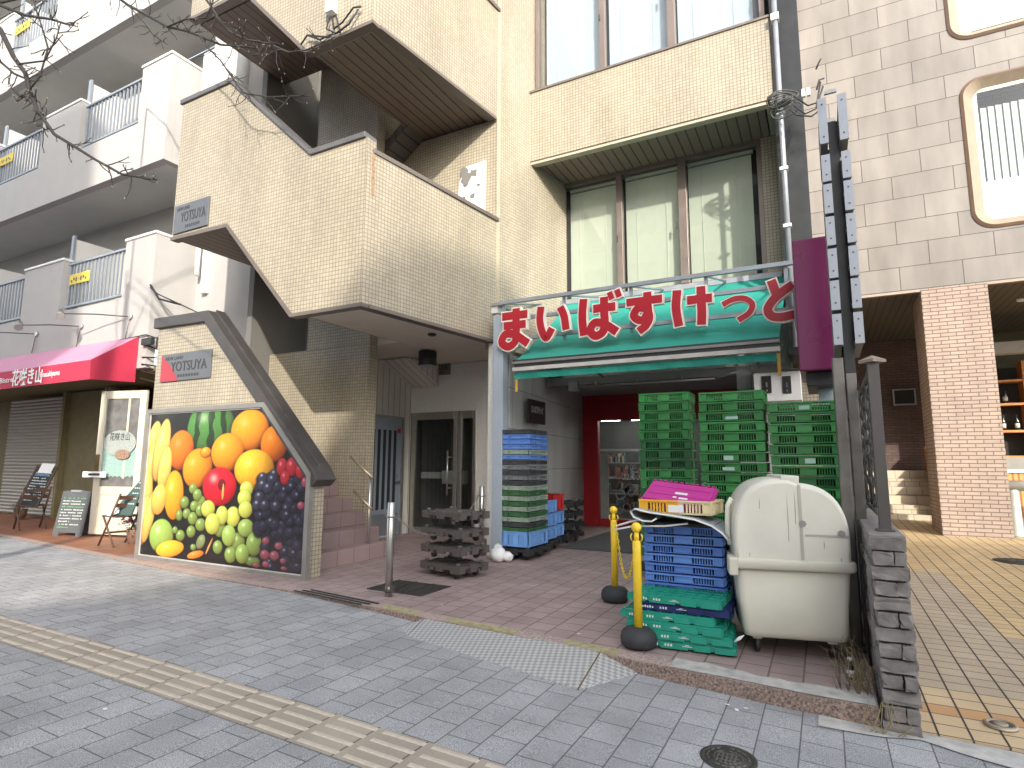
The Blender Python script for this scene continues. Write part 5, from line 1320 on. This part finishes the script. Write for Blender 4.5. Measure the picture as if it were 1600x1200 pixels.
for zx, zy, rx, ry in ((365, 610, 20, 26), (402, 668, 22, 26), (325, 675, 22, 30), (385, 640, 22, 30), (370, 692, 20, 26), (335, 728, 20, 26), (300, 735, 16, 28), (363, 750, 24, 32), (398, 712, 22, 30), (400, 780, 26, 32), (355, 812, 22, 30), (305, 830, 22, 28), (280, 805, 14, 18), (365, 885, 14, 16), (575, 860, 34, 46), (490, 800, 28, 40), (540, 920, 30, 42), (480, 885, 24, 34), (640, 950, 40, 24)):
    fruit(zx, zy, rx, ry, tuple(q*.72 for q in GRP), 0, .35, .35, soft=.12)
for zx, zy, rx, ry in ((435, 705, 34, 42), (552, 742, 34, 50), (500, 735, 30, 46), (455, 775, 36, 52), (615, 612, 32, 38), (605, 655, 33, 42), (610, 708, 34, 42)): fruit(zx, zy, rx, ry, GRL, 0, .45, .3, soft=.1)
for zx, zy, rx, ry in ((612, 795, 40, 44), (532, 830, 34, 52), (650, 870, 38, 58), (595, 916, 33, 48)): fruit(zx, zy, rx, ry, GRP, 0, .42, .35, soft=.08)
cx0, cz0 = pp(660, 560); cx1, _ = pp(910, 560)
m = ((gx > cx0) & (gz < cz0+.02) & (gz < .95))
for i in range(2):
    for k in range(75):
        zx = rs.uniform(665, 905); zy = rs.uniform(560, 1000) if i == 0 else rs.uniform(555, 830)
        if zx < 700 and zy > 830: continue
        fruit(zx, zy, 24, 27, (.035, .035, .065), 0, .25, .42 if rs.rand() < .45 else .10, (rs.uniform(-.3, .3), rs.uniform(.1, .5)), soft=.15, light=(.75, .8, 1))
for zx, zy in ((690, 560), (745, 545), (690, 595), (757, 600), (725, 640), (675, 650), (665, 688), (752, 695), (700, 690), (735, 570), (715, 610)): fruit(zx, zy, 25, 28, (.05, .05, .085), 0, .2, .6, (-.2, .45), soft=.12, light=(.8, .85, 1))
for zx, zy, rx, ry in ((782, 510, 26, 44), (828, 508, 28, 46), (868, 525, 24, 40), (795, 560, 22, 34)): fruit(zx, zy, rx, ry, (.50, .03, .045), 0, .35, .3)
for zx, zy, rx, ry in ((870, 690, 18, 20), (705, 855, 18, 18), (765, 880, 20, 18), (745, 925, 24, 24), (700, 920, 24, 24), (785, 950, 14, 14), (705, 965, 18, 16), (660, 970, 20, 12), (888, 580, 16, 26), (790, 985, 16, 10)): fruit(zx, zy, rx, ry, (.36, .09, .13), 0, .4, .3, soft=.15)
hz = np.clip((gx-cx0+.15)/(cx1-cx0), 0, 1)*np.clip((.55-gz)/.5, 0, 1)
col[:] = col*(1-.25*hz[..., None])+.25*hz[..., None]*np.array((.12, .12, .12))
bm = bmesh.new(); vid = {}
sl_ = (SRc[1]-TRc[1])/(SRc[0]-TRc[0])
cl = bm.loops.layers.float_color.new('print')
V = [[None]*NX for _ in range(NZ)]
for j in range(NZ-1):
    for i in range(NX-1):
        ok = True
        for (a, c) in ((j, i), (j, i+1), (j+1, i), (j+1, i+1)):
            if X_[c] > TRc[0] and Z_[a] > TRc[1]+sl_*(X_[c]-TRc[0]): ok = False
        if not ok: continue
        vs = []
        for (a, c) in ((j, i), (j, i+1), (j+1, i+1), (j+1, i)):
            if V[a][c] is None: V[a][c] = bm.verts.new((X_[c]-t.location.x, YP-t.location.y, Z_[a]-t.location.z))
            vs.append((V[a][c], a, c))
        f = bm.faces.new([q[0] for q in vs])
        for l, (_, a, c) in zip(f.loops, vs): l[cl] = (*np.clip(col[a, c]*np.array((.80, .74, .74)), 0, 1), 1)
me = bpy.data.meshes.new('print'); bm.to_mesh(me); bm.free()
PM = NB('printed_fruit'); _a = PM.n('VertexColor'); _a.layer_name = 'print'; PM.l(_a.outputs[0], PM.p.inputs['Base Color']); PM.p.inputs['Roughness'].default_value = .32
me.materials.append(PM.m); o = bpy.data.objects.new('print', me); C.objects.link(o); o.parent = t
b = MB(); b.prism(XZ([(x, z) for x, z in poly], YP+.004), (0, .022, 0)); b.build('backing', WHITEP, t)
fr = MB(); n = len(poly)
def inset(poly, d):
    out = []; cx, cz = sum(p[0] for p in poly)/len(poly), sum(p[1] for p in poly)/len(poly)
    for i in range(len(poly)):
        a, b_, c = Vector(poly[i-1]), Vector(poly[i]), Vector(poly[(i+1) % len(poly)])
        e1, e2 = (b_-a).normalized(), (c-b_).normalized(); n1_, n2_ = Vector((e1.y, -e1.x)), Vector((e2.y, -e2.x))
        if n1_.dot(Vector((cx, cz))-b_) < 0: n1_ = -n1_
        if n2_.dot(Vector((cx, cz))-b_) < 0: n2_ = -n2_
        bis = (n1_+n2_).normalized(); out.append(tuple(b_+bis*(d/max(.3, bis.dot(n1_)))))
    return out
def frame(dout, din, y0, y1, nm, m):
    O, I = inset(poly, dout), inset(poly, din); b = MB()
    for i in range(n):
        j = (i+1) % n
        b.prism([(O[i][0], y0, O[i][1]), (O[j][0], y0, O[j][1]), (I[j][0], y0, I[j][1]), (I[i][0], y0, I[i][1])], (0, y1-y0, 0))
    b.build(nm, m, t)
frame(-.055, .005, YF-.065, YF-.002, 'frame', mat('poster_frame', (.30, .285, .26), .4, .5, var=.1)); frame(.006, .020, YF-.045, YF-.034, 'frame_lip', mat('poster_lip', (.5, .49, .47), .4, .2))
# ------------------------------------------------------------------ fittings on the building
def ceil_lamp():
    c = at(651, 545, Z=3.12)
    t = thing('porch_lamp', 'black drum ceiling lamp under the balcony at the entrance', 'lamp', (c.x, c.y+.3, 3.12)); b = MB(); b.lathe([(.15, 0), (.15, -.22), (.14, -.23)], n=24); b.build('drum', BLACK, t, world=False)
    b = MB(); b.lathe([(.13, -.232), (.12, -.238)], n=24); b.build('diffuser', mat('lamp_diffuser', (.45, .44, .40), .5), t, world=False)
    b = MB(); c = at(675, 522, Z=3.118); b.lathe([(.06, 3.118), (.06, 3.10), (.04, 3.09)], (c.x, c.y, 0), 16); tag(b.build('downlight', BLACK), 'tiny black downlight in the balcony underside beside the drum lamp', 'lamp')
ceil_lamp()
p, q = at(716, 262, Y=7.41), at(758, 306, Y=7.41)
b = MB(); poly2 = [(p.x, q.z-.05), (q.x, q.z-.3), (q.x, p.z), (p.x+.15, p.z-.02), (p.x+.03, p.z-.25)]
b.prism(XZ(poly2, 7.41), (0, .02, 0)); tp = thing('peeling_notice', 'peeling white sheet with grey patches on the upper corridor end wall', 'notice', (p.x, 7.41, q.z)); b.build('sheet', WHITEP, tp)
b = MB()
for k in range(9):
    x, z, r = random.uniform(p.x+.1, q.x-.05), random.uniform(q.z, p.z-.1), random.uniform(.03, .09)
    b.prism([(x+r*random.uniform(.6, 1.2)*math.cos(a), 7.406-.0006*k, z+r*random.uniform(.5, 1.3)*math.sin(a)) for a in [2*math.pi*j/8 for j in range(8)]], (0, .0004, 0))
b.build('bare_patch', DKGREYW, tp)
# meter box with pipes in the lower stair well
p = at(403, 505, Y=6.78)
t = thing('meter_box', 'small grey meter box with looping pipes in the dark stair recess', 'meter box', (p.x, 6.78, p.z)); b = MB(); b.box((p.x-.11, 6.70, p.z-.14), (p.x+.11, 6.795, p.z+.14)); b.build('box', mat('stair_box_grey', (.30, .29, .27), .6), t, .01)
for k in range(3):
    b = MB(); x = p.x-.12+.12*k; b.tube([(x, 6.75, p.z+.5), (x, 6.75, p.z-.2), (x+.06, 6.75, p.z-.32), (x+.14, 6.75, p.z-.25), (x+.14, 6.75, p.z+.1)], .012, 6); b.build('pipe', GREYMET, t)
# camera and cables above the balcony corner
c = at(519, 12, Y=YF-.03)
t = thing('junction_box', 'white junction box with hanging black cables on the upper parapet', 'junction box', (c.x, YF-.03, c.z)); b = MB(); b.box((c.x-.06, YF-.10, c.z-.10), (c.x+.07, YF-.002, c.z+.14)); b.build('housing', WHITEP, t, .01)
for pts in ([(519, 27), (522, 45), (535, 35), (552, 12), (564, 10)], [(525, 25), (532, 50), (512, 58), (480, 55), (470, 70)], [(515, 27), (510, 45), (525, 52), (545, 38), (560, 14)], [(480, 55), (500, 62), (520, 52)]):
    b = MB(); b.tube([at(x, y, Y=YF-.06) for x, y in pts], .012, 6); b.build('cable', BLACK, t)
# bundle of cables between the two buildings
t = thing('cable_bundle', 'tangled coil of black cables on the pipe beside the upper shop window', 'cables', at(1225, 160, Y=8.2))
b = MB()
for k in range(11):
    c = at(1221+random.uniform(-6, 8), 160+random.uniform(-9, 11), Y=8.1+random.uniform(-.05, .05)); rr3 = random.uniform(.07, .16)
    b.tube([c+Vector((rr3*1.25*math.cos(a), .04*math.sin(a*2), rr3*.75*math.sin(a))) for a in [2*math.pi*j/12 for j in range(13)]], .009, 5, 0, False)
b.build('coil', mat('cable_grey', (.07, .07, .065), .6, var=.5, scale=20), t)
for pts in ([(1240, 150), (1262, 165), (1278, 160), (1286, 135)], [(1240, 165), (1258, 178), (1275, 170), (1282, 128)], [(1235, 172), (1245, 180), (1268, 182), (1290, 165)], [(1275, 108), (1281, 95), (1283, 92)], [(1276, 140), (1280, 125), (1288, 122)]):
    b = MB(); b.tube([at(x, y, Y=8.0) for x, y in pts], .011, 5); b.build('cable', BLACK, t)
b = MB(); c = at(1258, 147, Y=8.0); b.box((c.x-.04, 7.95, c.z-.05), (c.x+.0, 8.0, c.z+.05)); b.box((c.x+.02, 7.95, c.z-.05), (c.x+.06, 8.0, c.z+.05)); b.build('insulator', WHITEP, t)
b = MB(); q0, q1 = at(1209, 0, Y=8.25), at(1238, 440, Y=8.25); b.tube([Vector((q0.x, 8.25, q0.z+1)), Vector((q0.x, 8.25, 2.8))], .035, 10); 
t = thing('white_conduit', 'slim pale conduit pipe running up the corner of the upper bay', 'pipe', (q0.x, 8.25, 2.8)); b.build('tube', ALU, t)
for z in (3.6, 4.4, 5.2, 6.0, 7.4, 7.75, 8.1): b = MB(); b.box((q0.x-.05, 8.2, z), (q0.x+.05, 8.3, z+(.1 if z > 7 else .04))); b.build('clip', WHITEP, t)
# ------------------------------------------------------------------ cafe things on the left
def floorp(x, y): return at(x, y, Z=.0)
def spot(px, py, wx, wy, label):
    wall = at(wx, wy, Y=YL-.01); tip = at(px, py, Y=YL-.55)
    t = thing('spot_lamp', label, 'lamp', wall, 'arm lamps over the cafe awning')
    b = MB(); b.lathe([(.05, -.03), (.05, .0)], wall, 14, 0, True, 'Y'); b.build('wall_rose', STEEL, t)
    b = MB(); b.tube([wall, wall.lerp(tip, .5)+Vector((0, 0, .02)), tip], .012, 6); b.tube([wall+Vector((0, -.02, -.0)), wall+Vector((-.1, -.02, -.42))], .006, 5); b.build('arm', DKMETAL, t)
    b = MB(); d = Vector((.75, -.35, -.5)).normalized(); pts = [tip-d*.16, tip-d*.02, tip+d*.02, tip+d*.14]; b.tube(pts, [.045, .05, .055, .075], 16); b.build('lamp_head', STEEL, t)
    b = MB(); b.tube([tip+d*.141, tip+d*.146], [.068, .065], 16); b.build('lens', mat('lamp_lens', (.25, .25, .24), .15), t)
spot(95, 490, 205, 495, 'steel spot lamp on a long arm, nearest to the tiled building'); spot(30, 508, 128, 510, 'steel spot lamp on a long arm, middle one over the cafe awning'); spot(-40, 520, 58, 522, 'steel spot lamp arm over the cafe awning, farthest from the tiled building')
def easel_chair(c, rz, label, mirror=1):
    t = thing('folding_chair', label, 'chair', c, 'folding chairs holding menu boards', rz)
    W = .40
    for s_ in (-1, 1):
        for a, e in (((-.22, 0), (.26, .80)), ((.20, 0), (-.16, .46))):
            b = MB(); b.tube([(a[0], s_*W/2, a[1]), (e[0], s_*W/2, e[1])], .016, 6); b.build('leg', WOODD, t, world=False)
    b = MB()
    for k in range(5): b.box((-.2+k*.085, -W/2, .44), (-.13+k*.085, W/2, .46))
    b.build('seat', WOODD, t, world=False)
    for z in (.62, .74):
        b = MB(); x = -.22+.48*z/.8; b.box((x-.01, -W/2, z-.03), (x+.01, W/2, z+.03)); b.build('back_slat', WOODD, t, world=False)
    b = MB(); b.box((-.1, -W/2, .18), (-.08, W/2, .21)); b.build('stretcher', WOODD, t, world=False)
    return t
def chalk_lines(parent, M4, w, h, rows, seed, green=(0,)):
    rnd = random.Random(seed); b = MB(); g = MB()
    for r in range(rows):
        z = h*(.90-.84*r/rows); x = -w*.42
        while x < w*.40:
            L = rnd.uniform(.012, .035); tgt = g if r in green else b
            if rnd.random() < .85: tgt.box((x, -.003, z-h*.012), (x+L, -.001, z+h*.014*rnd.uniform(.4, 1.4)), 0, M4)
            x += L+.010
            if rnd.random() < .06 and x > 0: break
    b.build('chalk_writing', CHALKW, parent, world=False); g.build('chalk_writing', CHALKG, parent, world=False)
# chair and board by the shutter
c = floorp(32, 828); c = Vector((c.x, c.y+.15, 0))
easel_chair(c, rad(-10), 'dark wooden folding chair in front of the roller shutter')
Rb = Matrix.Translation((.0, -.0, .45)) @ Matrix.Rotation(rad(-62), 4, 'Z') @ Matrix.Rotation(rad(-20), 4, 'X')
t = thing('chalkboard', 'narrow framed chalkboard leaning on the chair by the shutter', 'chalkboard', c+Vector((.02, -.02, .0)), None, 0)
bd = Matrix.Translation((.04, -.1, .46)) @ Matrix.Rotation(rad(28), 4, 'Z') @ Matrix.Rotation(rad(-24), 4, 'X') @ Matrix.Rotation(rad(4), 4, 'Y')
b = MB(); b.box((-.19, 0, 0), (.19, .02, .78), 0, bd); b.build('board', CHALK, t, world=False)
b = MB()
for a, e in (((-.21, -.006, -.02), (-.185, .026, .82)), ((.185, -.006, -.02), (.21, .026, .82)), ((-.185, -.006, .78), (.185, .026, .82)), ((-.185, -.006, -.02), (.185, .026, .0))): b.box(a, e, 0, bd)
b.build('frame', WOODD, t, world=False); chalk_lines(t, bd, .36, .74, 11, 3, ())
b = MB(); b.box((-.12, -.01, .66), (.14, -.006, .86), 0, bd); b.build('paper_sheet', PAPERW, t, world=False)
b = MB(); b.box((-.15, -.004, .60), (.13, -.002, .65), 0, bd); b.build('picture', mat('blue_photo', (.12, .2, .35), .6, var=.6, scale=40), t, world=False)
# A board
c = floorp(103, 838)
t = thing('a_board', 'charcoal standing menu board with white and green chalk lines', 'menu board', c, None, rad(12))
bd = Matrix.Rotation(rad(-9), 4, 'X')
b = MB(); b.box((-.33, 0, .06), (.33, .02, .78), 0, bd); b.box((-.33, 0, 0), (-.2, .02, .06), 0, bd); b.box((.2, 0, 0), (.33, .02, .06), 0, bd); b.build('panel', mat('aboard_grey', (.10, .105, .11), .7), t, .004, world=False)
b = MB(); bd2 = Matrix.Translation((0, .26, 0)) @ Matrix.Rotation(rad(9), 4, 'X'); b.box((-.33, 0, 0), (.33, .02, .78), 0, bd2); b.build('rear_panel', mat('aboard_grey', (.1, .1, .1)), t, world=False)
b = MB(); b.box((-.12, -.02, .76), (.12, .03, .80), 0, bd); b.build('clip', ALU, t, world=False); chalk_lines(t, Matrix.Translation((0, 0, .06)) @ bd, .6, .66, 11, 5, (0, 3, 10))
# open cafe door with lace and an oval plaque
c = floorp(137, 838)
t = thing('cafe_door', 'open cream wooden door with lace curtain and oval hanging plaque', 'door', (c.x, c.y, 0), None, rad(16))
H = 2.55
b = MB()
for a, e in (((0, 0, .04), (.13, .05, H)), ((.83, 0, .04), (.96, .05, H)), ((.13, .004, .04), (.83, .046, .16)), ((.13, .004, .72), (.83, .046, .86)), ((.13, .004, H-.14), (.83, .046, H)), ((.13, .015, .16), (.83, .035, .72)), ((.24, .006, .26), (.74, .015, .64)), ((.58, .01, 1.0), (.62, .04, H-.14))): b.box(a, e)
b.build('leaf', CREAMDOOR, t, .004, world=False)
b = MB(); b.box((.13, .024, .86), (.83, .028, H-.14)); b.build('pane', mat('cafe_pane', (.16, .155, .15), .12, var=.3), t, world=False)
b = MB(); n = 16
b.prism([(.13, .012, 1.55)]+[(.13+.7*k/n, .012, 1.02+.03*(k % 2)) for k in range(n+1)]+[(.83, .012, 1.55)], (0, .004, 0)); b.build('lace', LACE, t, world=False)
b = MB(); b.lathe([(.36, 0), (.34, .008)], (0, 0, 0), 28, 0, False, 'Y')
for v in b.bm.verts: v.co = Vector((v.co.x*.95+.5, v.co.y-.018, v.co.z*.62+1.62))
ov = b.build('oval_plaque', CERAM, t, world=False)
o = text('花咲き山', 'lettering', TEXTDK, .15, (0, 0, 0), XD, ZD, None, .001, .001, width=.42); o.parent = t; o.location = (.5, -.022, 1.72)
b = MB(); b.lathe([(.16, 0), (.15, .004)], (0, 0, 0), 18, 0, False, 'Y')
for v in b.bm.verts: v.co = Vector((v.co.x+.58, v.co.y-.024, v.co.z*.55+1.42))
b.build('dried_wreath', mat('wreath_brown', (.28, .18, .13), .9, var=.6, scale=50), t, world=False)
b = MB(); b.box((.02, -.02, 1.02), (.09, 0, 1.42)); b.tube([(.055, -.02, 1.12), (.055, -.07, 1.12), (.16, -.07, 1.12)], .013, 6); b.build('door_handle', mat('old_brass', (.20, .14, .06), .5, .6, var=.3), t, world=False)
b = MB(); b.box((-.14, -.09, 1.02), (.34, -.075, 1.12)); b.box((-.02, -.094, 1.05), (.22, -.09, 1.09), 1); b.build('hanging_card', [PAPERW, TEXTDK], t, world=False)
# second chair with board, flowers below
c = floorp(182, 852); c = Vector((c.x, c.y+.05, 0))
easel_chair(c, rad(0), 'brown folding chair over the flower pot beside the cafe door')
t = thing('chalkboard', 'pale green menu slate leaning on the chair beside the fruit poster', 'chalkboard', c)
bd = Matrix.Translation((.12, -.1, .47)) @ Matrix.Rotation(rad(10), 4, 'Z') @ Matrix.Rotation(rad(-20), 4, 'X')
b = MB(); b.prism([bd @ Vector(v) for v in ((-.22, 0, 0), (.22, 0, 0), (.22, 0, .75))], bd.to_3x3() @ Vector((0, .02, 0))); b.build('board', mat('slate_green', (.06, .10, .09), .7), t, world=False)
b = MB()
for r in range(6):
    for k in range(2+r // 2): x = .19-.045*k; z = .6-.085*r; b.box((x-.03, -.004, z), (x, -.001, z+.014), 0, bd)
b.build('chalk_writing', CHALKW, t, world=False)
b = MB(); b.box((-.2, -.05, .02), (.02, -.045, .14), 0, bd @ Matrix.Rotation(rad(-25), 4, 'Y')); b.build('paper_card', PAPERW, t, world=False)
def pot(c, label, petals, nleaf):
    t = thing('flower_pot', label, 'plant', c, None)
    b = MB(); b.lathe([(.09, 0), (.13, .2), (.135, .22), (.11, .215)], n=16); b.build('pot', mat('clay_pot', (.22, .13, .09), .8), t, world=False)
    b = MB()
    for k in range(nleaf):
        a, r, z = random.uniform(0, 6.28), random.uniform(.02, .22), random.uniform(.16, .36); p = Vector((r*math.cos(a), r*math.sin(a), z)); d = Vector((math.cos(a+random.uniform(-.6, .6)), math.sin(a), random.uniform(-.3, .5))).normalized()*.07; s_ = d.cross(Vector((0, 0, 1))).normalized()*.022
        b.face([p, p+d*.5+s_, p+d, p+d*.5-s_])
    b.build('foliage', LEAFG, t, world=False, recalc=False)
    b = MB()
    for k in range(petals):
        a, r, z = random.uniform(0, 6.28), random.uniform(.02, .2), random.uniform(.32, .42); b.sphere((r*math.cos(a), r*math.sin(a), z), .022, 0, 6, (1, 1, .6))
    b.build('blossom', PETAL, t, world=False)
pot(c+Vector((.0, .22, 0)), 'potted pink and white flowers behind the brown chair', 46, 160)
c = floorp(14, 812); pot(Vector((c.x, c.y+.2, 0)), 'straw coloured potted grass at the left by the chair', 0, 150)
# handrail stub and bottles at the bar
c = at(1590, 836, Y=13.6)
t = thing('pipe_barrier', 'grey pipe barrier post beside the orange slatted counter', 'barrier', (c.x, 13.6, pz(0, 13.6)))
b = MB(); b.lathe([(.11, 0), (.11, .02), (.095, .03), (.085, .75), (.085, .9)], n=18); b.build('post', mat('barrier_grey', (.38, .39, .35), .5, .3), t, world=False)
b = MB(); b.tube([(-.12, -.02, .88), (1.2, 0, .9)], .095, 16); b.build('bar', mat('barrier_grey', (.38, .39, .35)), t, world=False)
k = 0
for z, lst in ((1.51, (3.3, 3.5)), (2.07, (3.12, 3.34, 3.56, 3.8)), (2.67, (3.2, 3.42, 3.64))):
    for x in lst:
        sh = ('lower', 'middle', 'upper')[(1.51, 2.07, 2.67).index(z)]
        t = thing('wine_bottle', 'dark bottle with a pale label on the %s shelf of the bar' % sh, 'bottle', (x, 16.72, z+.002), 'bottles on the %s shelf' % sh)
        b = MB(); b.lathe([(.045, 0), (.045, .2), (.016, .27), (.016, .33)], n=12); b.build('glass', GLASSY, t, world=False)
        b = MB(); b.lathe([(.0458, .05), (.0458, .15)], n=12); b.build('paper_label', mat('pale_label', (.6, .55, .45), .7), t, world=False)
# ------------------------------------------------------------------ bare tree reaching in from the left
t = thing('bare_tree', 'leafless street tree with thin budding branches hanging in from the left', 'tree', (-7.6, .9, zs(-7.6)))
b = MB(); b.tube([(-7.6, .9, zs(-7.6)), (-7.62, .92, 1.5), (-7.55, .95, 3.0), (-7.5, 1.0, 4.2), (-7.45, 1.05, 5.2), (-7.4, 1.1, 6.4)], [.15, .13, .12, .10, .07, .04], 12); b.build('trunk', BARK, t)
limbs = [
 (2.5, [(-60, 5), (0, 45), (22, 90), (40, 115), (46, 140), (58, 172), (85, 210), (115, 228), (150, 250), (190, 272), (245, 281)], .022, .005),
 (2.5, [(-60, -20), (0, 8), (40, 24), (80, 30), (105, 38), (116, 40)], .016, .004),
 (2.6, [(46, 140), (62, 120), (75, 75), (68, 50), (55, 10), (50, -10)], .008, .004),
 (2.6, [(58, 172), (52, 190), (75, 205), (62, 160), (40, 150), (25, 160)], .006, .003),
 (2.5, [(30, 100), (70, 95), (88, 60), (95, 35)], .007, .003),
 (2.7, [(-60, 70), (0, 96), (22, 115), (45, 125)], .012, .006),
 (4.5, [(150, -30), (200, 8), (232, 25), (262, 42), (290, 48), (312, 56), (345, 70), (375, 72), (400, 75)], .018, .006),
 (4.5, [(262, 42), (290, 30), (322, 28), (332, 5), (335, -15)], .009, .005),
 (4.5, [(300, -30), (330, 10), (345, 35), (360, 50), (385, 62), (420, 68), (452, 82), (480, 78), (520, 60)], .014, .004),
 (4.5, [(200, 8), (225, 35), (240, 55), (262, 70)], .006, .003),
 (4.5, [(312, 56), (325, 75), (345, 95), (362, 120), (380, 145), (420, 152), (460, 150), (485, 150)], .010, .003),
 (4.5, [(452, 82), (440, 78), (420, 84), (395, 86), (370, 72)], .006, .004),
]
tw = random.Random(11)
def limb(b, bb, pts, r0, r1, Y0):
    n = len(pts); b.tube(pts, [r0+(r1-r0)*i/(n-1) for i in range(n)], 6)
    for i in range(1, n-1):
        for rep in range(5):
            if tw.random() < .25: continue
            p = pts[i].lerp(pts[i+1], tw.random()); d = (pts[i+1]-pts[i]).normalized(); L = tw.uniform(.06, .24)*(1 if Y0 < 4 else 1.35)
            s_ = Vector((tw.uniform(-1, 1), tw.uniform(-.6, .6), tw.uniform(-1.0, .8))).normalized(); d = (d*.8+s_).normalized()
            q = [p]; 
            for k in range(4): d = (d+Vector((tw.uniform(-.3, .3), tw.uniform(-.3, .3), tw.uniform(-.25, .3)))).normalized(); q.append(q[-1]+d*L/4)
            b.tube(q, [.006, .0055, .005, .0042, .003], 5)
            if tw.random() < .6:
                e = (d+Vector((tw.uniform(-.8, .8), 0, tw.uniform(-.8, .8)))).normalized(); b.tube([q[2], q[2]+e*L*.3, q[2]+e*L*.5+Vector((0, 0, .01))], [.0042, .0036, .0025], 5)
            bb.sphere(q[-1], .007, 0, 6, (1, 1, 1.7))
for Y, pts, r0, r1 in limbs:
    P = [at(x, y, Y=Y+(.03 if Y < 4 else .015)*i) for i, (x, y) in enumerate(pts)]
    if pts[0][0] < 0 or pts[0][1] < 0: P = [Vector((-7.5, 1.02, 4.6))] + P if pts[0][0] < 200 else [Vector((-7.42, 1.08, 6.2)), P[0].lerp(Vector((-7.42, 1.08, 6.2)), .4)+Vector((0, 0, .3))] + P
    b, bb = MB(), MB(); limb(b, bb, P, r0*1.35, r1*(1.7 if Y < 4 else 2), Y); br = b.build('branch', BARK, t); bb.build('buds', BUD, br)

# specks of litter on the pavement
LT = random.Random(5)
for k, (x, y) in enumerate(((163, 1114), (1137, 1085), (1150, 1092), (1165, 1090), (690, 955), (905, 1000))):
    c = at(x, y, Z=-.05); c.z = zs(c.x)+.004 if c.y < kerb(c.x) else fz(c.x, c.y)+.004; b = MB()
    n = 7; ring = [(.016*LT.uniform(.5, 1.2)*math.cos(2*math.pi*j/n), .010*LT.uniform(.5, 1.2)*math.sin(2*math.pi*j/n), LT.uniform(0, .006)) for j in range(n)]
    b.prism(ring, (0, 0, .003)); o = b.build('litter', PAPERW); o.location = c; tag(o, 'tiny scrap of pale litter lying on the paving', 'litter', 'scraps of litter')
